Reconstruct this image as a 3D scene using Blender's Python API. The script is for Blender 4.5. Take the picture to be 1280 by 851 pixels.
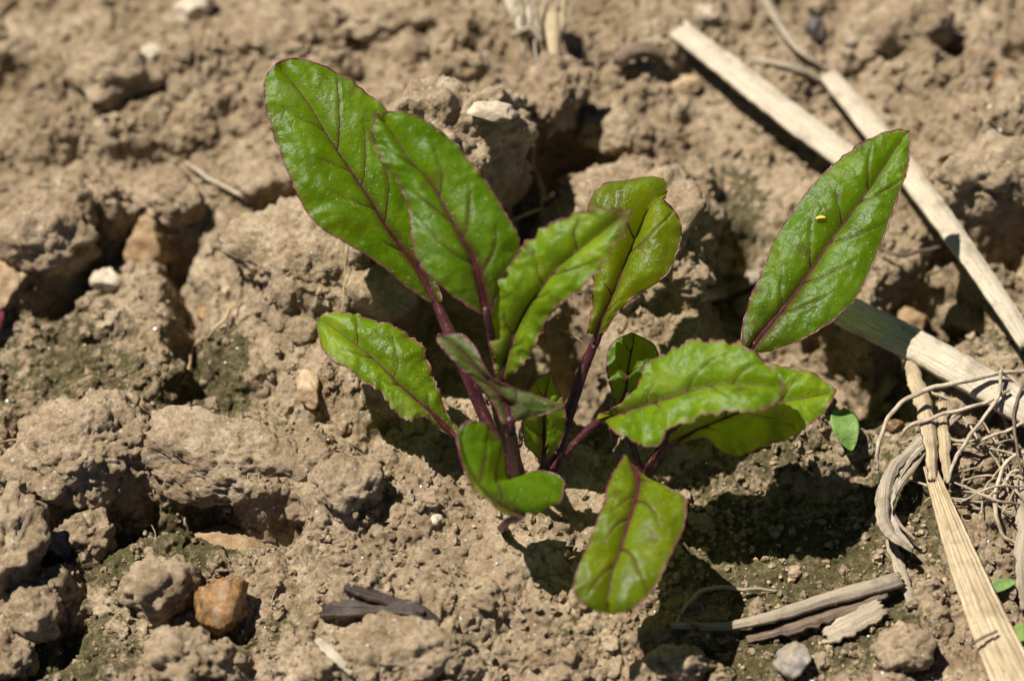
import bpy, bmesh, math, random
import numpy as np
from mathutils import Vector, Matrix

# ------------------------------------------------------------------ camera, sky, sun, exposure
for o in list(bpy.data.objects):
    bpy.data.objects.remove(o, do_unlink=True)
scene = bpy.context.scene
COL = scene.collection
MM = 0.001

PITCH = math.radians(58.0)
CAM_DIST = 700.0                 # mm, to the ground at the picture centre
FOCAL, SENSOR = 80.0, 23.5
FWD = np.array([0.0, math.cos(PITCH), -math.sin(PITCH)])
RGT = np.array([1.0, 0.0, 0.0])
UPV = np.array([0.0, math.sin(PITCH), math.cos(PITCH)])
CPOS = -CAM_DIST * FWD

cam_data = bpy.data.cameras.new('camera')
cam = bpy.data.objects.new('camera', cam_data)
COL.objects.link(cam)
cam.location = Vector(CPOS * MM)
cam.rotation_euler = (math.pi / 2 - PITCH, 0, 0)
cam_data.lens = FOCAL
cam_data.sensor_width = SENSOR
cam_data.sensor_fit = 'HORIZONTAL'
cam_data.clip_start = 0.01
cam_data.clip_end = 200
cam_data.dof.use_dof = True
cam_data.dof.focus_distance = 0.680
cam_data.dof.aperture_fstop = 4.5
cam_data.dof.aperture_blades = 7
scene.camera = cam

SUN_ELEV = math.radians(60.5)
SHADOW_DIR = np.array([0.85, -0.525])          # ground direction in which shadows fall
SHADOW_DIR = SHADOW_DIR / np.linalg.norm(SHADOW_DIR)
to_sun = Vector((-SHADOW_DIR[0] * math.cos(SUN_ELEV), -SHADOW_DIR[1] * math.cos(SUN_ELEV), math.sin(SUN_ELEV)))

world = bpy.data.worlds.new('World')
scene.world = world
world.use_nodes = True
wn = world.node_tree
for n in list(wn.nodes):
    wn.nodes.remove(n)
sky = wn.nodes.new('ShaderNodeTexSky')
sky.sky_type = 'NISHITA'
sky.sun_disc = False
sky.sun_elevation = SUN_ELEV
sky.sun_rotation = math.atan2(to_sun.x, to_sun.y)
bg = wn.nodes.new('ShaderNodeBackground')
sky.air_density = 0.4
sky.dust_density = 0.15
sky.altitude = 1500
bg.inputs['Strength'].default_value = 0.05
wo = wn.nodes.new('ShaderNodeOutputWorld')
wn.links.new(sky.outputs[0], bg.inputs[0])
wn.links.new(bg.outputs[0], wo.inputs[0])

sun_data = bpy.data.lights.new('sun', 'SUN')
sun_data.energy = 5.0
sun_data.angle = math.radians(0.53)
sun_data.color = (1.0, 0.955, 0.88)
sun = bpy.data.objects.new('sun', sun_data)
COL.objects.link(sun)
sun.location = to_sun * 3
sun.rotation_euler = to_sun.to_track_quat('Z', 'Y').to_euler()

scene.view_settings.view_transform = 'Standard'
scene.view_settings.look = 'None'
scene.view_settings.exposure = 0.90
scene.view_settings.gamma = 1.0
scene.cycles.max_bounces = 6
scene.cycles.diffuse_bounces = 2
scene.cycles.transmission_bounces = 4
scene.view_settings.use_curve_mapping = False

# ------------------------------------------------------------------ pixel -> place (a pixel is only a direction: z comes from what it rests on)
def ray(px, py):
    k = SENSOR / FOCAL / 1280.0
    return FWD + (px - 640.0) * k * RGT + (425.5 - py) * k * UPV

def P(px, py, z=0.0):
    d = ray(px, py)
    return CPOS + d * ((z - CPOS[2]) / d[2])

# ------------------------------------------------------------------ numpy noise
def _h(a, b, c, seed):
    M = np.uint32
    x = (a.astype(np.int64) & 0xffffffff).astype(M) * M(374761393)
    x = x + (b.astype(np.int64) & 0xffffffff).astype(M) * M(668265263)
    x = x + (c.astype(np.int64) & 0xffffffff).astype(M) * M(2147483647 & 0x7feb352d)
    x = x + M((seed * 974711 + 12345) & 0xffffffff)
    x ^= x >> M(15); x *= M(0x2c1b3c6d); x ^= x >> M(12); x *= M(0x297a2d39); x ^= x >> M(15)
    return x

def rnd(a, b, c, seed):
    return _h(a, b, c, seed).astype(np.float64) / 4294967295.0

def noise2(x, y, seed=0):
    xi = np.floor(x); yi = np.floor(y)
    xf = x - xi; yf = y - yi
    u = xf * xf * xf * (xf * (xf * 6 - 15) + 10); v = yf * yf * yf * (yf * (yf * 6 - 15) + 10)
    z = np.zeros_like(xi)
    def g(dx, dy):
        a = rnd(xi + dx, yi + dy, z, seed) * (2 * np.pi)
        return np.cos(a) * (xf - dx) + np.sin(a) * (yf - dy)
    n0 = g(0, 0) * (1 - u) + g(1, 0) * u
    n1 = g(0, 1) * (1 - u) + g(1, 1) * u
    return (n0 * (1 - v) + n1 * v) * 1.4

def fbm2(x, y, seed=0, octv=4, gain=0.5):
    s = 0; a = 1.0
    for i in range(octv):
        s = s + a * noise2(x * 2 ** i + 17.3 * i, y * 2 ** i - 9.1 * i, seed + i)
        a *= gain
    return s

def noise3(p, seed=0):
    i = np.floor(p); f = p - i
    w = f * f * f * (f * (f * 6 - 15) + 10)
    out = 0
    for dx in (0, 1):
        for dy in (0, 1):
            for dz in (0, 1):
                h = _h(i[:, 0] + dx, i[:, 1] + dy, i[:, 2] + dz, seed)
                gx = ((h & np.uint32(1023)).astype(float) / 511.5 - 1)
                gy = (((h >> np.uint32(10)) & np.uint32(1023)).astype(float) / 511.5 - 1)
                gz = (((h >> np.uint32(20)) & np.uint32(1023)).astype(float) / 511.5 - 1)
                d = gx * (f[:, 0] - dx) + gy * (f[:, 1] - dy) + gz * (f[:, 2] - dz)
                wt = (w[:, 0] if dx else 1 - w[:, 0]) * (w[:, 1] if dy else 1 - w[:, 1]) * (w[:, 2] if dz else 1 - w[:, 2])
                out = out + d * wt
    return out * 1.3

def fbm3(p, seed=0, octv=4, gain=0.5):
    s = 0; a = 1.0
    for i in range(octv):
        s = s + a * noise3(p * 2 ** i + 13.7 * i, seed + i)
        a *= gain
    return s

def domes(x, y, cell, rmin, rmax, hmin, hmax, seed, keep=1.0):
    """union of irregular lumps on a jittered grid -> height"""
    cx = np.floor(x / cell); cy = np.floor(y / cell)
    out = np.zeros_like(x)
    z = np.zeros_like(cx)
    for dx in (-1, 0, 1):
        for dy in (-1, 0, 1):
            ix = cx + dx; iy = cy + dy
            jx = (ix + rnd(ix, iy, z, seed)) * cell
            jy = (iy + rnd(ix, iy, z, seed + 1)) * cell
            r = rmin + (rmax - rmin) * rnd(ix, iy, z, seed + 2)
            h = hmin + (hmax - hmin) * rnd(ix, iy, z, seed + 3)
            e = 0.7 + 0.6 * rnd(ix, iy, z, seed + 5)
            k = rnd(ix, iy, z, seed + 4) < keep
            q = (((x - jx) * e) ** 2 + ((y - jy) / e) ** 2) / (r * r)
            tx = (rnd(ix, iy, z, seed + 6) - .5) * 1.1; ty = (rnd(ix, iy, z, seed + 7) - .5) * 1.1
            prof = np.clip(1.9 * (1 - np.sqrt(q)), 0, 1)
            prof = prof * (1 + (tx * (x - jx) + ty * (y - jy)) / r) * (.82 + .18 * np.sqrt(np.clip(1 - q, 0, 1)))
            d = np.where(k, h * np.clip(prof, 0, 2), 0)
            out = np.maximum(out, d)
    return out

# ------------------------------------------------------------------ node material helpers
class NM:
    def __init__(s, name):
        s.m = bpy.data.materials.new(name); s.m.use_nodes = True
        s.t = s.m.node_tree
        for n in list(s.t.nodes): s.t.nodes.remove(n)
        s.out = s.n('ShaderNodeOutputMaterial')
    def n(s, typ, **kw):
        nd = s.t.nodes.new(typ)
        for k, v in kw.items(): setattr(nd, k, v)
        return nd
    def l(s, a, b): s.t.links.new(a, b)
    def noise(s, vec, scale, detail=4, rough=0.55, dist=0.0):
        nd = s.n('ShaderNodeTexNoise')
        nd.inputs['Scale'].default_value = scale; nd.inputs['Detail'].default_value = detail
        nd.inputs['Roughness'].default_value = rough; nd.inputs['Distortion'].default_value = dist
        if vec is not None: s.l(vec, nd.inputs['Vector'])
        return nd.outputs['Fac']
    def ramp(s, fac, stops, interp='LINEAR'):
        nd = s.n('ShaderNodeValToRGB'); nd.color_ramp.interpolation = interp
        e = nd.color_ramp.elements
        while len(e) > 1: e.remove(e[-1])
        e[0].position = stops[0][0]; e[0].color = stops[0][1]
        for p, c in stops[1:]:
            k = e.new(p); k.color = c
        s.l(fac, nd.inputs[0]); return nd.outputs[0]
    def mix(s, fac, a, b, blend='MIX'):
        nd = s.n('ShaderNodeMix', data_type='RGBA', blend_type=blend)
        for sock, v in ((nd.inputs[0], fac), (nd.inputs[6], a), (nd.inputs[7], b)):
            if hasattr(v, 'is_output'): s.l(v, sock)
            elif isinstance(v, (int, float)): sock.default_value = v
            else: sock.default_value = v
        return nd.outputs[2]
    def math(s, op, a, b=None):
        nd = s.n('ShaderNodeMath', operation=op)
        for i, v in enumerate((a, b)):
            if v is None: continue
            if hasattr(v, 'is_output'): s.l(v, nd.inputs[i])
            else: nd.inputs[i].default_value = v
        return nd.outputs[0]
    def bump(s, h, strength, dist, normal=None):
        nd = s.n('ShaderNodeBump'); nd.inputs['Strength'].default_value = strength
        nd.inputs['Distance'].default_value = dist
        s.l(h, nd.inputs['Height'])
        if normal is not None: s.l(normal, nd.inputs['Normal'])
        return nd.outputs[0]
    def bsdf(s, color, rough=0.9, spec=0.2, normal=None, link=True):
        nd = s.n('ShaderNodeBsdfPrincipled')
        if hasattr(color, 'is_output'): s.l(color, nd.inputs['Base Color'])
        else: nd.inputs['Base Color'].default_value = color
        if hasattr(rough, 'is_output'): s.l(rough, nd.inputs['Roughness'])
        else: nd.inputs['Roughness'].default_value = rough
        nd.inputs['Specular IOR Level'].default_value = spec
        if normal is not None: s.l(normal, nd.inputs['Normal'])
        if link: s.l(nd.outputs[0], s.out.inputs[0])
        return nd
def C(r, g, b): return (r, g, b, 1.0)
W0, W1 = C(0, 0, 0), C(1, 1, 1)

def soil_material(name, moss_attr=False, tone=1.0, pale=0.0):
    m = NM(name)
    pos = m.n('ShaderNodeNewGeometry').outputs['Position']
    big = m.noise(pos, 75, 4, .62)
    mid = m.noise(pos, 330, 5, 0.68)
    c = m.ramp(mid, [(0.28, C(.190 * tone, .132 * tone, .078 * tone)), (0.5, C(.310 * tone, .232 * tone, .146 * tone)),
                     (0.72, C(.45 * tone, .350 * tone, .240 * tone))])
    c2 = m.ramp(big, [(0.34, C(.165 * tone, .112 * tone, .062 * tone)), (0.5, C(.300 * tone, .222 * tone, .140 * tone)), (0.66, C(.46 * tone, .360 * tone, .245 * tone))])
    c = m.mix(0.5, c, c2)
    h1 = m.noise(pos, 780, 6, 0.82)
    fr = m.ramp(h1, [(0.32, C(.58, .55, .52)), (0.5, C(1.0, 1.0, 1.0)), (0.66, C(1.36, 1.36, 1.36))])
    c = m.mix(1.0, c, fr, 'MULTIPLY')
    cr = m.ramp(mid, [(0.60 - pale, W0), (0.72 - pale, W1)])
    c = m.mix(m.math('MULTIPLY', cr, 0.45), c, C(.50, .42, .31))
    # mineral grains
    v = m.n('ShaderNodeTexVoronoi'); v.inputs['Scale'].default_value = 900
    m.l(pos, v.inputs['Vector'])
    sepc = m.n('ShaderNodeSeparateColor'); m.l(v.outputs['Color'], sepc.inputs[0])
    near = m.ramp(v.outputs['Distance'], [(0.20, W1), (0.40, W0)])
    for lo, col, ch in ((0.91, C(.58, .52, .44), 0), (0.94, C(.42, .27, .11), 1), (0.91, C(.13, .095, .075), 2)):
        sel = m.math('GREATER_THAN', sepc.outputs[ch], lo)
        c = m.mix(m.math('MULTIPLY', m.math('MULTIPLY', sel, near), .75), c, col)
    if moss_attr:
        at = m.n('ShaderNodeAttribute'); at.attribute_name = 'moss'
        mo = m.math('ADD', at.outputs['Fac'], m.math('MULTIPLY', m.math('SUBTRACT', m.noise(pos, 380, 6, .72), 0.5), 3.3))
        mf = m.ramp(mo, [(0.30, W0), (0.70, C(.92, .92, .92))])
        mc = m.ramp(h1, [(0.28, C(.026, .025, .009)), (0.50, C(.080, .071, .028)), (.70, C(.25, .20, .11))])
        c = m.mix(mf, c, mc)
    hh = m.math('ADD', h1, m.math('MULTIPLY', near, .10))
    b = m.bump(hh, 1.0, 0.0012)
    m.bsdf(c, 0.94, 0.10, b)
    return m.m

MAT = {}
MAT['ground'] = soil_material('damp_and_dry_soil', True, 1.16)
MAT['clod'] = soil_material('dry_clod_soil', False, 1.20, 0.03)
MAT['clod_pale'] = soil_material('crusted_pale_soil', False, 1.26, 0.13)
MAT['crumb'] = soil_material('soil_crumb', False, 1.18)

def stone_material(name, a, b, spot, rough=0.6, vein=0.0, scale=300):
    m = NM(name)
    pos = m.n('ShaderNodeNewGeometry').outputs['Position']
    n1 = m.noise(pos, scale, 6, 0.65, 0.6)
    c = m.ramp(n1, [(0.32, a), (0.62, b)])
    n2 = m.ramp(m.noise(pos, scale * 2.4, 5, 0.7), [(0.56, W0), (0.68, W1)])
    c = m.mix(m.math('MULTIPLY', n2, 0.7), c, spot)
    dirt = m.ramp(m.noise(pos, scale * .8, 5, .7), [(.48, W0), (.66, W1)])
    c = m.mix(m.math('MULTIPLY', dirt, .8), c, C(.27, .195, .115))
    bm_ = m.bump(m.noise(pos, 1100, 5, 0.7), 0.6, 0.0006)
    m.bsdf(c, rough, 0.35, bm_)
    return m.m
MAT['stone_white'] = stone_material('pale_quartz', C(.30, .245, .175), C(.48, .41, .31), C(.40, .27, .14))
MAT['stone_orange'] = stone_material('rusty_stone', C(.050, .026, .012), C(.25, .125, .035), C(.42, .25, .085), .5, 0, 420)
MAT['stone_ochre'] = stone_material('ochre_stone', C(.17, .105, .05), C(.29, .185, .09), C(.36, .25, .14))
MAT['stone_grey'] = stone_material('grey_stone', C(.13, .112, .09), C(.27, .24, .20), C(.40, .37, .32))
MAT['stone_tan'] = stone_material('tan_stone', C(.28, .19, .10), C(.43, .31, .185), C(.36, .20, .08))
MAT['stone_black'] = stone_material('dark_slate', C(.03, .028, .03), C(.09, .08, .08), C(.16, .14, .13), .45)

def straw_material(name, dark, mid, light, along=26, rough=.55):
    m = NM(name)
    uv = m.n('ShaderNodeUVMap').outputs[0]
    mp = m.n('ShaderNodeMapping'); mp.inputs['Scale'].default_value = (1.6, along, 1)
    m.l(uv, mp.inputs['Vector'])
    n1 = m.noise(mp.outputs[0], 1.0, 5, 0.65)
    pos = m.n('ShaderNodeNewGeometry').outputs['Position']
    n2 = m.noise(pos, 210, 4, .6)
    c = m.ramp(n1, [(0.30, dark), (0.5, mid), (0.70, light)])
    st = m.ramp(n2, [(0.52, W0), (0.72, W1)])
    c = m.mix(m.math('MULTIPLY', st, .8), c, dark)
    sp = m.ramp(m.noise(pos, 1500, 3, .6), [(.61, W0), (.68, W1)])
    c = m.mix(m.math('MULTIPLY', sp, .6), c, C(.16, .11, .06))
    b = m.bump(n1, 0.65, 0.0004)
    b = m.bump(m.noise(pos, 1800, 3, .6), .25, .0003, b)
    m.bsdf(c, rough, .3, b)
    return m.m
MAT['straw'] = straw_material('bleached_straw', C(.21, .17, .115), C(.41, .345, .25), C(.58, .51, .395))
MAT['straw_grey'] = straw_material('weathered_straw', C(.15, .118, .08), C(.29, .235, .165), C(.47, .395, .29))
MAT['straw_gold'] = straw_material('golden_straw', C(.19, .135, .07), C(.36, .275, .16), C(.54, .45, .30))
MAT['stem'] = straw_material('grass_stalk', C(.19, .15, .10), C(.34, .275, .19), C(.50, .42, .31), 5)
MAT['root'] = straw_material('fine_root', C(.20, .13, .06), C(.38, .27, .14), C(.50, .38, .22), 4, .7)
MAT['twig'] = straw_material('dark_twig', C(.06, .04, .028), C(.13, .09, .06), C(.22, .16, .10), 8, .7)
MAT['char'] = straw_material('dark_wood', C(.014, .011, .010), C(.035, .025, .020), C(.12, .070, .042), 9, .5)

def leaf_material(name, base, trans, tfac=.42, gloss=.36):
    m = NM(name)
    pos = m.n('ShaderNodeNewGeometry').outputs['Position']
    uv = m.n('ShaderNodeUVMap').outputs[0]
    at = m.n('ShaderNodeAttribute'); at.attribute_name = 'flush'
    ed = m.n('ShaderNodeAttribute'); ed.attribute_name = 'rim'
    n1 = m.noise(pos, 130, 4, .6); n2 = m.noise(pos, 900, 4, .65)
    def sc(c, k): return C(c[0] * k, c[1] * k, c[2] * k)
    c = m.ramp(n1, [(.32, sc(base, .50)), (.5, base), (.68, C(base[0] * 1.75, base[1] * 1.30, base[2] * 1.3))])
    c = m.mix(m.math('MULTIPLY', m.ramp(n2, [(.35, W0), (.7, W1)]), .35), c, sc(base, 1.9))
    # faint vein network
    vo = m.n('ShaderNodeTexVoronoi'); vo.feature = 'DISTANCE_TO_EDGE'; vo.inputs['Scale'].default_value = 330
    wv = m.n('ShaderNodeVectorMath', operation='ADD')
    nc = m.n('ShaderNodeTexNoise'); nc.inputs['Scale'].default_value = 260; m.l(pos, nc.inputs['Vector'])
    sv = m.n('ShaderNodeVectorMath', operation='SCALE'); sv.inputs['Scale'].default_value = .004
    m.l(nc.outputs['Color'], sv.inputs[0]); m.l(pos, wv.inputs[0]); m.l(sv.outputs[0], wv.inputs[1])
    m.l(wv.outputs[0], vo.inputs['Vector'])
    net = m.ramp(vo.outputs['Distance'], [(0.0, W1), (.07, W0)])
    c = m.mix(m.math('MULTIPLY', net, .32), c, sc(base, .45))
    # purple flush and purple spots
    c = m.mix(at.outputs['Fac'], c, C(.062, .006, .014))
    sp = m.ramp(m.noise(pos, 170, 3, .5), [(.645, W0), (.70, W1)])
    c = m.mix(m.math('MULTIPLY', sp, .6), c, C(.045, .012, .010))
    c = m.mix(ed.outputs['Fac'], c, C(.15, .020, .050))
    bl = m.ramp(m.noise(pos, 62, 6, .7), [(.58, W0), (.74, W1)])  # pale blotches: dusty bloom, with leaf sheen painted into the colour
    c = m.mix(m.math('MULTIPLY', bl, .30), c, C(.34, .36, .20))
    # soil dust specks on the blade, also painting its fine sparkle
    v = m.n('ShaderNodeTexVoronoi'); v.inputs['Scale'].default_value = 1700; m.l(pos, v.inputs['Vector'])
    se = m.n('ShaderNodeSeparateColor'); m.l(v.outputs['Color'], se.inputs[0])
    dm = m.ramp(m.noise(pos, 95, 3, .6), [(.42, C(.97, .97, .97)), (.70, C(.72, .72, .72))])
    sel = m.math('GREATER_THAN', se.outputs[0], dm)
    spk = m.math('MULTIPLY', sel, m.ramp(v.outputs['Distance'], [(.16, W1), (.32, W0)]))
    c = m.mix(m.math('MULTIPLY', spk, .75), c, C(.46, .42, .28))
    hh = m.math('ADD', m.math('SUBTRACT', n2, m.math('MULTIPLY', net, .17)), m.math('MULTIPLY', spk, .35))
    b = m.bump(hh, .5, .0005)
    rg = m.ramp(n1, [(.3, C(gloss - .08, gloss - .08, gloss - .08)), (.7, C(gloss + .14, gloss + .14, gloss + .14))])
    pb = m.bsdf(c, rg, .34, b, link=False)
    tr = m.n('ShaderNodeBsdfTranslucent')
    tc = m.mix(at.outputs['Fac'], trans, C(.10, .008, .012))
    tc = m.mix(m.math('MULTIPLY', m.ramp(n1, [(.3, W1), (.65, W0)]), .35), tc, sc(trans, .55))
    m.l(tc, tr.inputs['Color']); m.l(b, tr.inputs['Normal'])
    mx = m.n('ShaderNodeMixShader'); mx.inputs[0].default_value = tfac
    m.l(pb.outputs[0], mx.inputs[1]); m.l(tr.outputs[0], mx.inputs[2])
    m.l(mx.outputs[0], m.out.inputs[0])
    return m.m
MAT['leaf'] = leaf_material('beet_leaf', C(.054, .128, .001), C(.38, .56, .002), .48, .36)
MAT['leaf_light'] = leaf_material('beet_leaf_young', C(.096, .178, .003), C(.48, .62, .006), .47)
MAT['leaf_yellow'] = leaf_material('beet_leaf_yellowish', C(.082, .136, .002), C(.52, .60, .004), .50)
MAT['leaf_dull'] = leaf_material('beet_leaf_dull', C(.070, .095, .018), C(.22, .26, .02), .35, .5)
MAT['sprout'] = leaf_material('weed_sprout', C(.15, .25, .06), C(.26, .38, .08), .35, .5)

def petiole_material():
    m = NM('beet_petiole')
    pos = m.n('ShaderNodeNewGeometry').outputs['Position']
    uv = m.n('ShaderNodeUVMap').outputs[0]
    mp = m.n('ShaderNodeMapping'); mp.inputs['Scale'].default_value = (2, 7, 1); m.l(uv, mp.inputs['Vector'])
    n1 = m.noise(mp.outputs[0], 1, 4, .6)
    c = m.ramp(n1, [(.30, C(.020, .005, .007)), (.55, C(.055, .010, .014)), (.76, C(.125, .045, .032))])
    dust = m.ramp(m.noise(pos, 1300, 4, .7), [(.58, W0), (.68, W1)])
    area = m.ramp(m.noise(pos, 160, 3, .6), [(.40, W0), (.68, W1)])
    c = m.mix(m.math('MULTIPLY', m.math('MULTIPLY', dust, area), .8), c, C(.34, .25, .16))
    b = m.bump(n1, .5, .0005)
    b = m.bump(dust, .3, .0002, b)
    m.bsdf(c, .42, .45, b)
    return m.m
MAT['petiole'] = petiole_material()
def flat_material(name, a, b, rough, scale=600):
    m = NM(name)
    pos = m.n('ShaderNodeNewGeometry').outputs['Position']
    n1 = m.noise(pos, scale, 4, .6)
    c = m.ramp(n1, [(.35, a), (.65, b)])
    m.bsdf(c, rough, .15 if rough > .55 else .5, m.bump(m.noise(pos, 2500, 3, .6), .3, .0002))
    return m.m
MAT['margin'] = flat_material('purple_leaf_margin', C(.060, .008, .018), C(.20, .045, .065), .34, 520)
MAT['vein'] = flat_material('purple_vein', C(.028, .003, .008), C(.068, .009, .018), .7)
MAT['frass'] = flat_material('yellow_debris', C(.50, .26, .03), C(.62, .38, .08), .7)
MAT['grain_white'] = flat_material('quartz_grain', C(.62, .60, .56), C(.85, .82, .76), .12)
MAT['grain_tan'] = flat_material('sand_grain', C(.24, .17, .09), C(.46, .34, .20), .6)

# ------------------------------------------------------------------ mesh helpers
def mesh_np(name, verts, faces, mat, parent=None, smooth=True, uv=None, attrs=None, origin=None):
    """verts in mm (n,3); faces (m,k) uniform int array or list of arrays"""
    v = np.asarray(verts, dtype=np.float64) * MM
    o0 = np.zeros(3) if origin is None else np.asarray(origin) * MM
    v = v - o0
    me = bpy.data.meshes.new(name)
    blocks = faces if isinstance(faces, list) else [faces]
    blocks = [np.asarray(b, dtype=np.int32) for b in blocks if len(b)]
    loops = np.concatenate([b.ravel() for b in blocks])
    tot = np.concatenate([np.full(len(b), b.shape[1], dtype=np.int32) for b in blocks])
    start = np.concatenate([[0], np.cumsum(tot)[:-1]]).astype(np.int32)
    me.vertices.add(len(v)); me.vertices.foreach_set('co', v.ravel().astype(np.float32))
    me.loops.add(len(loops)); me.loops.foreach_set('vertex_index', loops)
    me.polygons.add(len(tot)); me.polygons.foreach_set('loop_start', start); me.polygons.foreach_set('loop_total', tot)
    me.polygons.foreach_set('use_smooth', np.full(len(tot), smooth, dtype=bool))
    me.update(calc_edges=True)
    if uv is not None:
        lay = me.uv_layers.new(name='UVMap')
        lay.data.foreach_set('uv', np.asarray(uv, dtype=np.float32)[loops].ravel())
    for k, a in (attrs or {}).items():
        at = me.attributes.new(k, 'FLOAT', 'POINT'); at.data.foreach_set('value', np.asarray(a, dtype=np.float32).ravel())
    me.materials.append(mat)
    ob = bpy.data.objects.new(name, me)
    COL.objects.link(ob)
    if parent is not None:
        ob.parent = parent
        w = Vector(o0)
        p = parent
        while p is not None:
            w = w - p.location; p = p.parent
        ob.location = w
    else:
        ob.location = Vector(o0)
    return ob

def empty(name, loc):
    o = bpy.data.objects.new(name, None); COL.objects.link(o)
    o.location = Vector(np.asarray(loc) * MM); o.empty_display_size = .01
    return o

def tag(o, label, cat, group=None):
    o['label'] = label; o['category'] = cat
    if group: o['group'] = group
    return o

def catmull(pts, n, ends=True):
    p = np.asarray(pts, dtype=float)
    d = np.sqrt(np.linalg.norm(np.diff(p[:, :3], axis=0), axis=1)) + 1e-6
    k = np.concatenate([[0], np.cumsum(d)])
    t = np.linspace(0, k[-1], n)
    return cat_at(p, k, t)

def cat_at(p, k, t):
    m = np.zeros_like(p)
    m[1:-1] = ((p[1:-1] - p[:-2]) / (k[1:-1] - k[:-2])[:, None] * (k[2:] - k[1:-1])[:, None] +
               (p[2:] - p[1:-1]) / (k[2:] - k[1:-1])[:, None] * (k[1:-1] - k[:-2])[:, None]) / (k[2:] - k[:-2])[:, None]
    m[0] = (p[1] - p[0]) / (k[1] - k[0]); m[-1] = (p[-1] - p[-2]) / (k[-1] - k[-2])
    i = np.clip(np.searchsorted(k, t, side='right') - 1, 0, len(k) - 2)
    h = (k[i + 1] - k[i]); u = ((t - k[i]) / h)[:, None]; h = h[:, None]
    return ((2 * u ** 3 - 3 * u ** 2 + 1) * p[i] + (u ** 3 - 2 * u ** 2 + u) * h * m[i] +
            (-2 * u ** 3 + 3 * u ** 2) * p[i + 1] + (u ** 3 - u ** 2) * h * m[i + 1])

def grid_faces(nu, nv, close_v=False):
    a = np.arange(nu * nv).reshape(nu, nv)
    b = np.concatenate([a, a[:, :1]], axis=1) if close_v else a
    return np.stack([b[:-1, :-1], b[:-1, 1:], b[1:, 1:], b[1:, :-1]], axis=-1).reshape(-1, 4)

def frames(c):
    t = np.gradient(c, axis=0); t /= np.linalg.norm(t, axis=1)[:, None] + 1e-9
    up = np.array([0, 0, 1.0])
    s = np.cross(t, up); l = np.linalg.norm(s, axis=1)
    bad = l < .2
    s[bad] = np.cross(t[bad], np.array([0, 1.0, 0])); s /= np.linalg.norm(s, axis=1)[:, None] + 1e-9
    n = np.cross(s, t)
    return t, s, n

def tube_geo(c, r, k=8, flat=1.0, rough=0.0, seed=0):
    n = len(c); r = np.broadcast_to(np.asarray(r, float), (n,))
    t, s, nn = frames(c)
    a = np.linspace(0, 2 * np.pi, k, endpoint=False)
    rr = r[:, None] * np.ones((1, k))
    if rough:
        L = np.concatenate([[0], np.cumsum(np.linalg.norm(np.diff(c, axis=0), axis=1))])
        g = noise2(L[:, None] * .6 + a[None] * 0 + seed * 7.1, np.cos(a)[None] * 1.3 + L[:, None] * 0 + seed, seed) 
        rr = rr * (1 + rough * g)
    v = c[:, None] + rr[..., None] * (np.cos(a)[None, :, None] * s[:, None] + flat * np.sin(a)[None, :, None] * nn[:, None])
    f = grid_faces(n, k, True)
    v = v.reshape(-1, 3)
    uv = np.stack(np.broadcast_arrays(np.linspace(0, n / 6.0, n)[:, None], (a / (2 * np.pi))[None]), -1).reshape(-1, 2)
    # caps
    v = np.concatenate([v, c[:1], c[-1:]]); uv = np.concatenate([uv, [[0, 0]], [[1, 0]]])
    i0, i1 = n * k, n * k + 1
    j = np.arange(k); j2 = (j + 1) % k
    cap0 = np.stack([np.full(k, i0), j2, j], -1); cap1 = np.stack([np.full(k, i1), (n - 1) * k + j, (n - 1) * k + j2], -1)
    return v, [f, np.concatenate([cap0, cap1])], uv

def tube(name, pts, r, mat, parent=None, n=40, k=8, flat=1.0, rough=0.0, seed=0, wob=0.0, origin=None):
    p = np.asarray(pts, float)
    c = catmull(p, n)
    if wob:
        L = np.linspace(0, np.linalg.norm(np.diff(c, axis=0), axis=1).sum() * .25, n)
        for ax in range(3):
            c[:, ax] += wob * noise2(L + 31.7 * ax + seed * 3.3, L * 0 + seed * 1.7 + ax, seed + ax)
    rr = np.interp(np.linspace(0, 1, n), np.linspace(0, 1, len(np.atleast_1d(r))), np.atleast_1d(r))
    v, f, uv = tube_geo(c, rr, k, flat, rough, seed)
    return mesh_np(name, v, f, mat, parent, True, uv, origin=origin)

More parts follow.
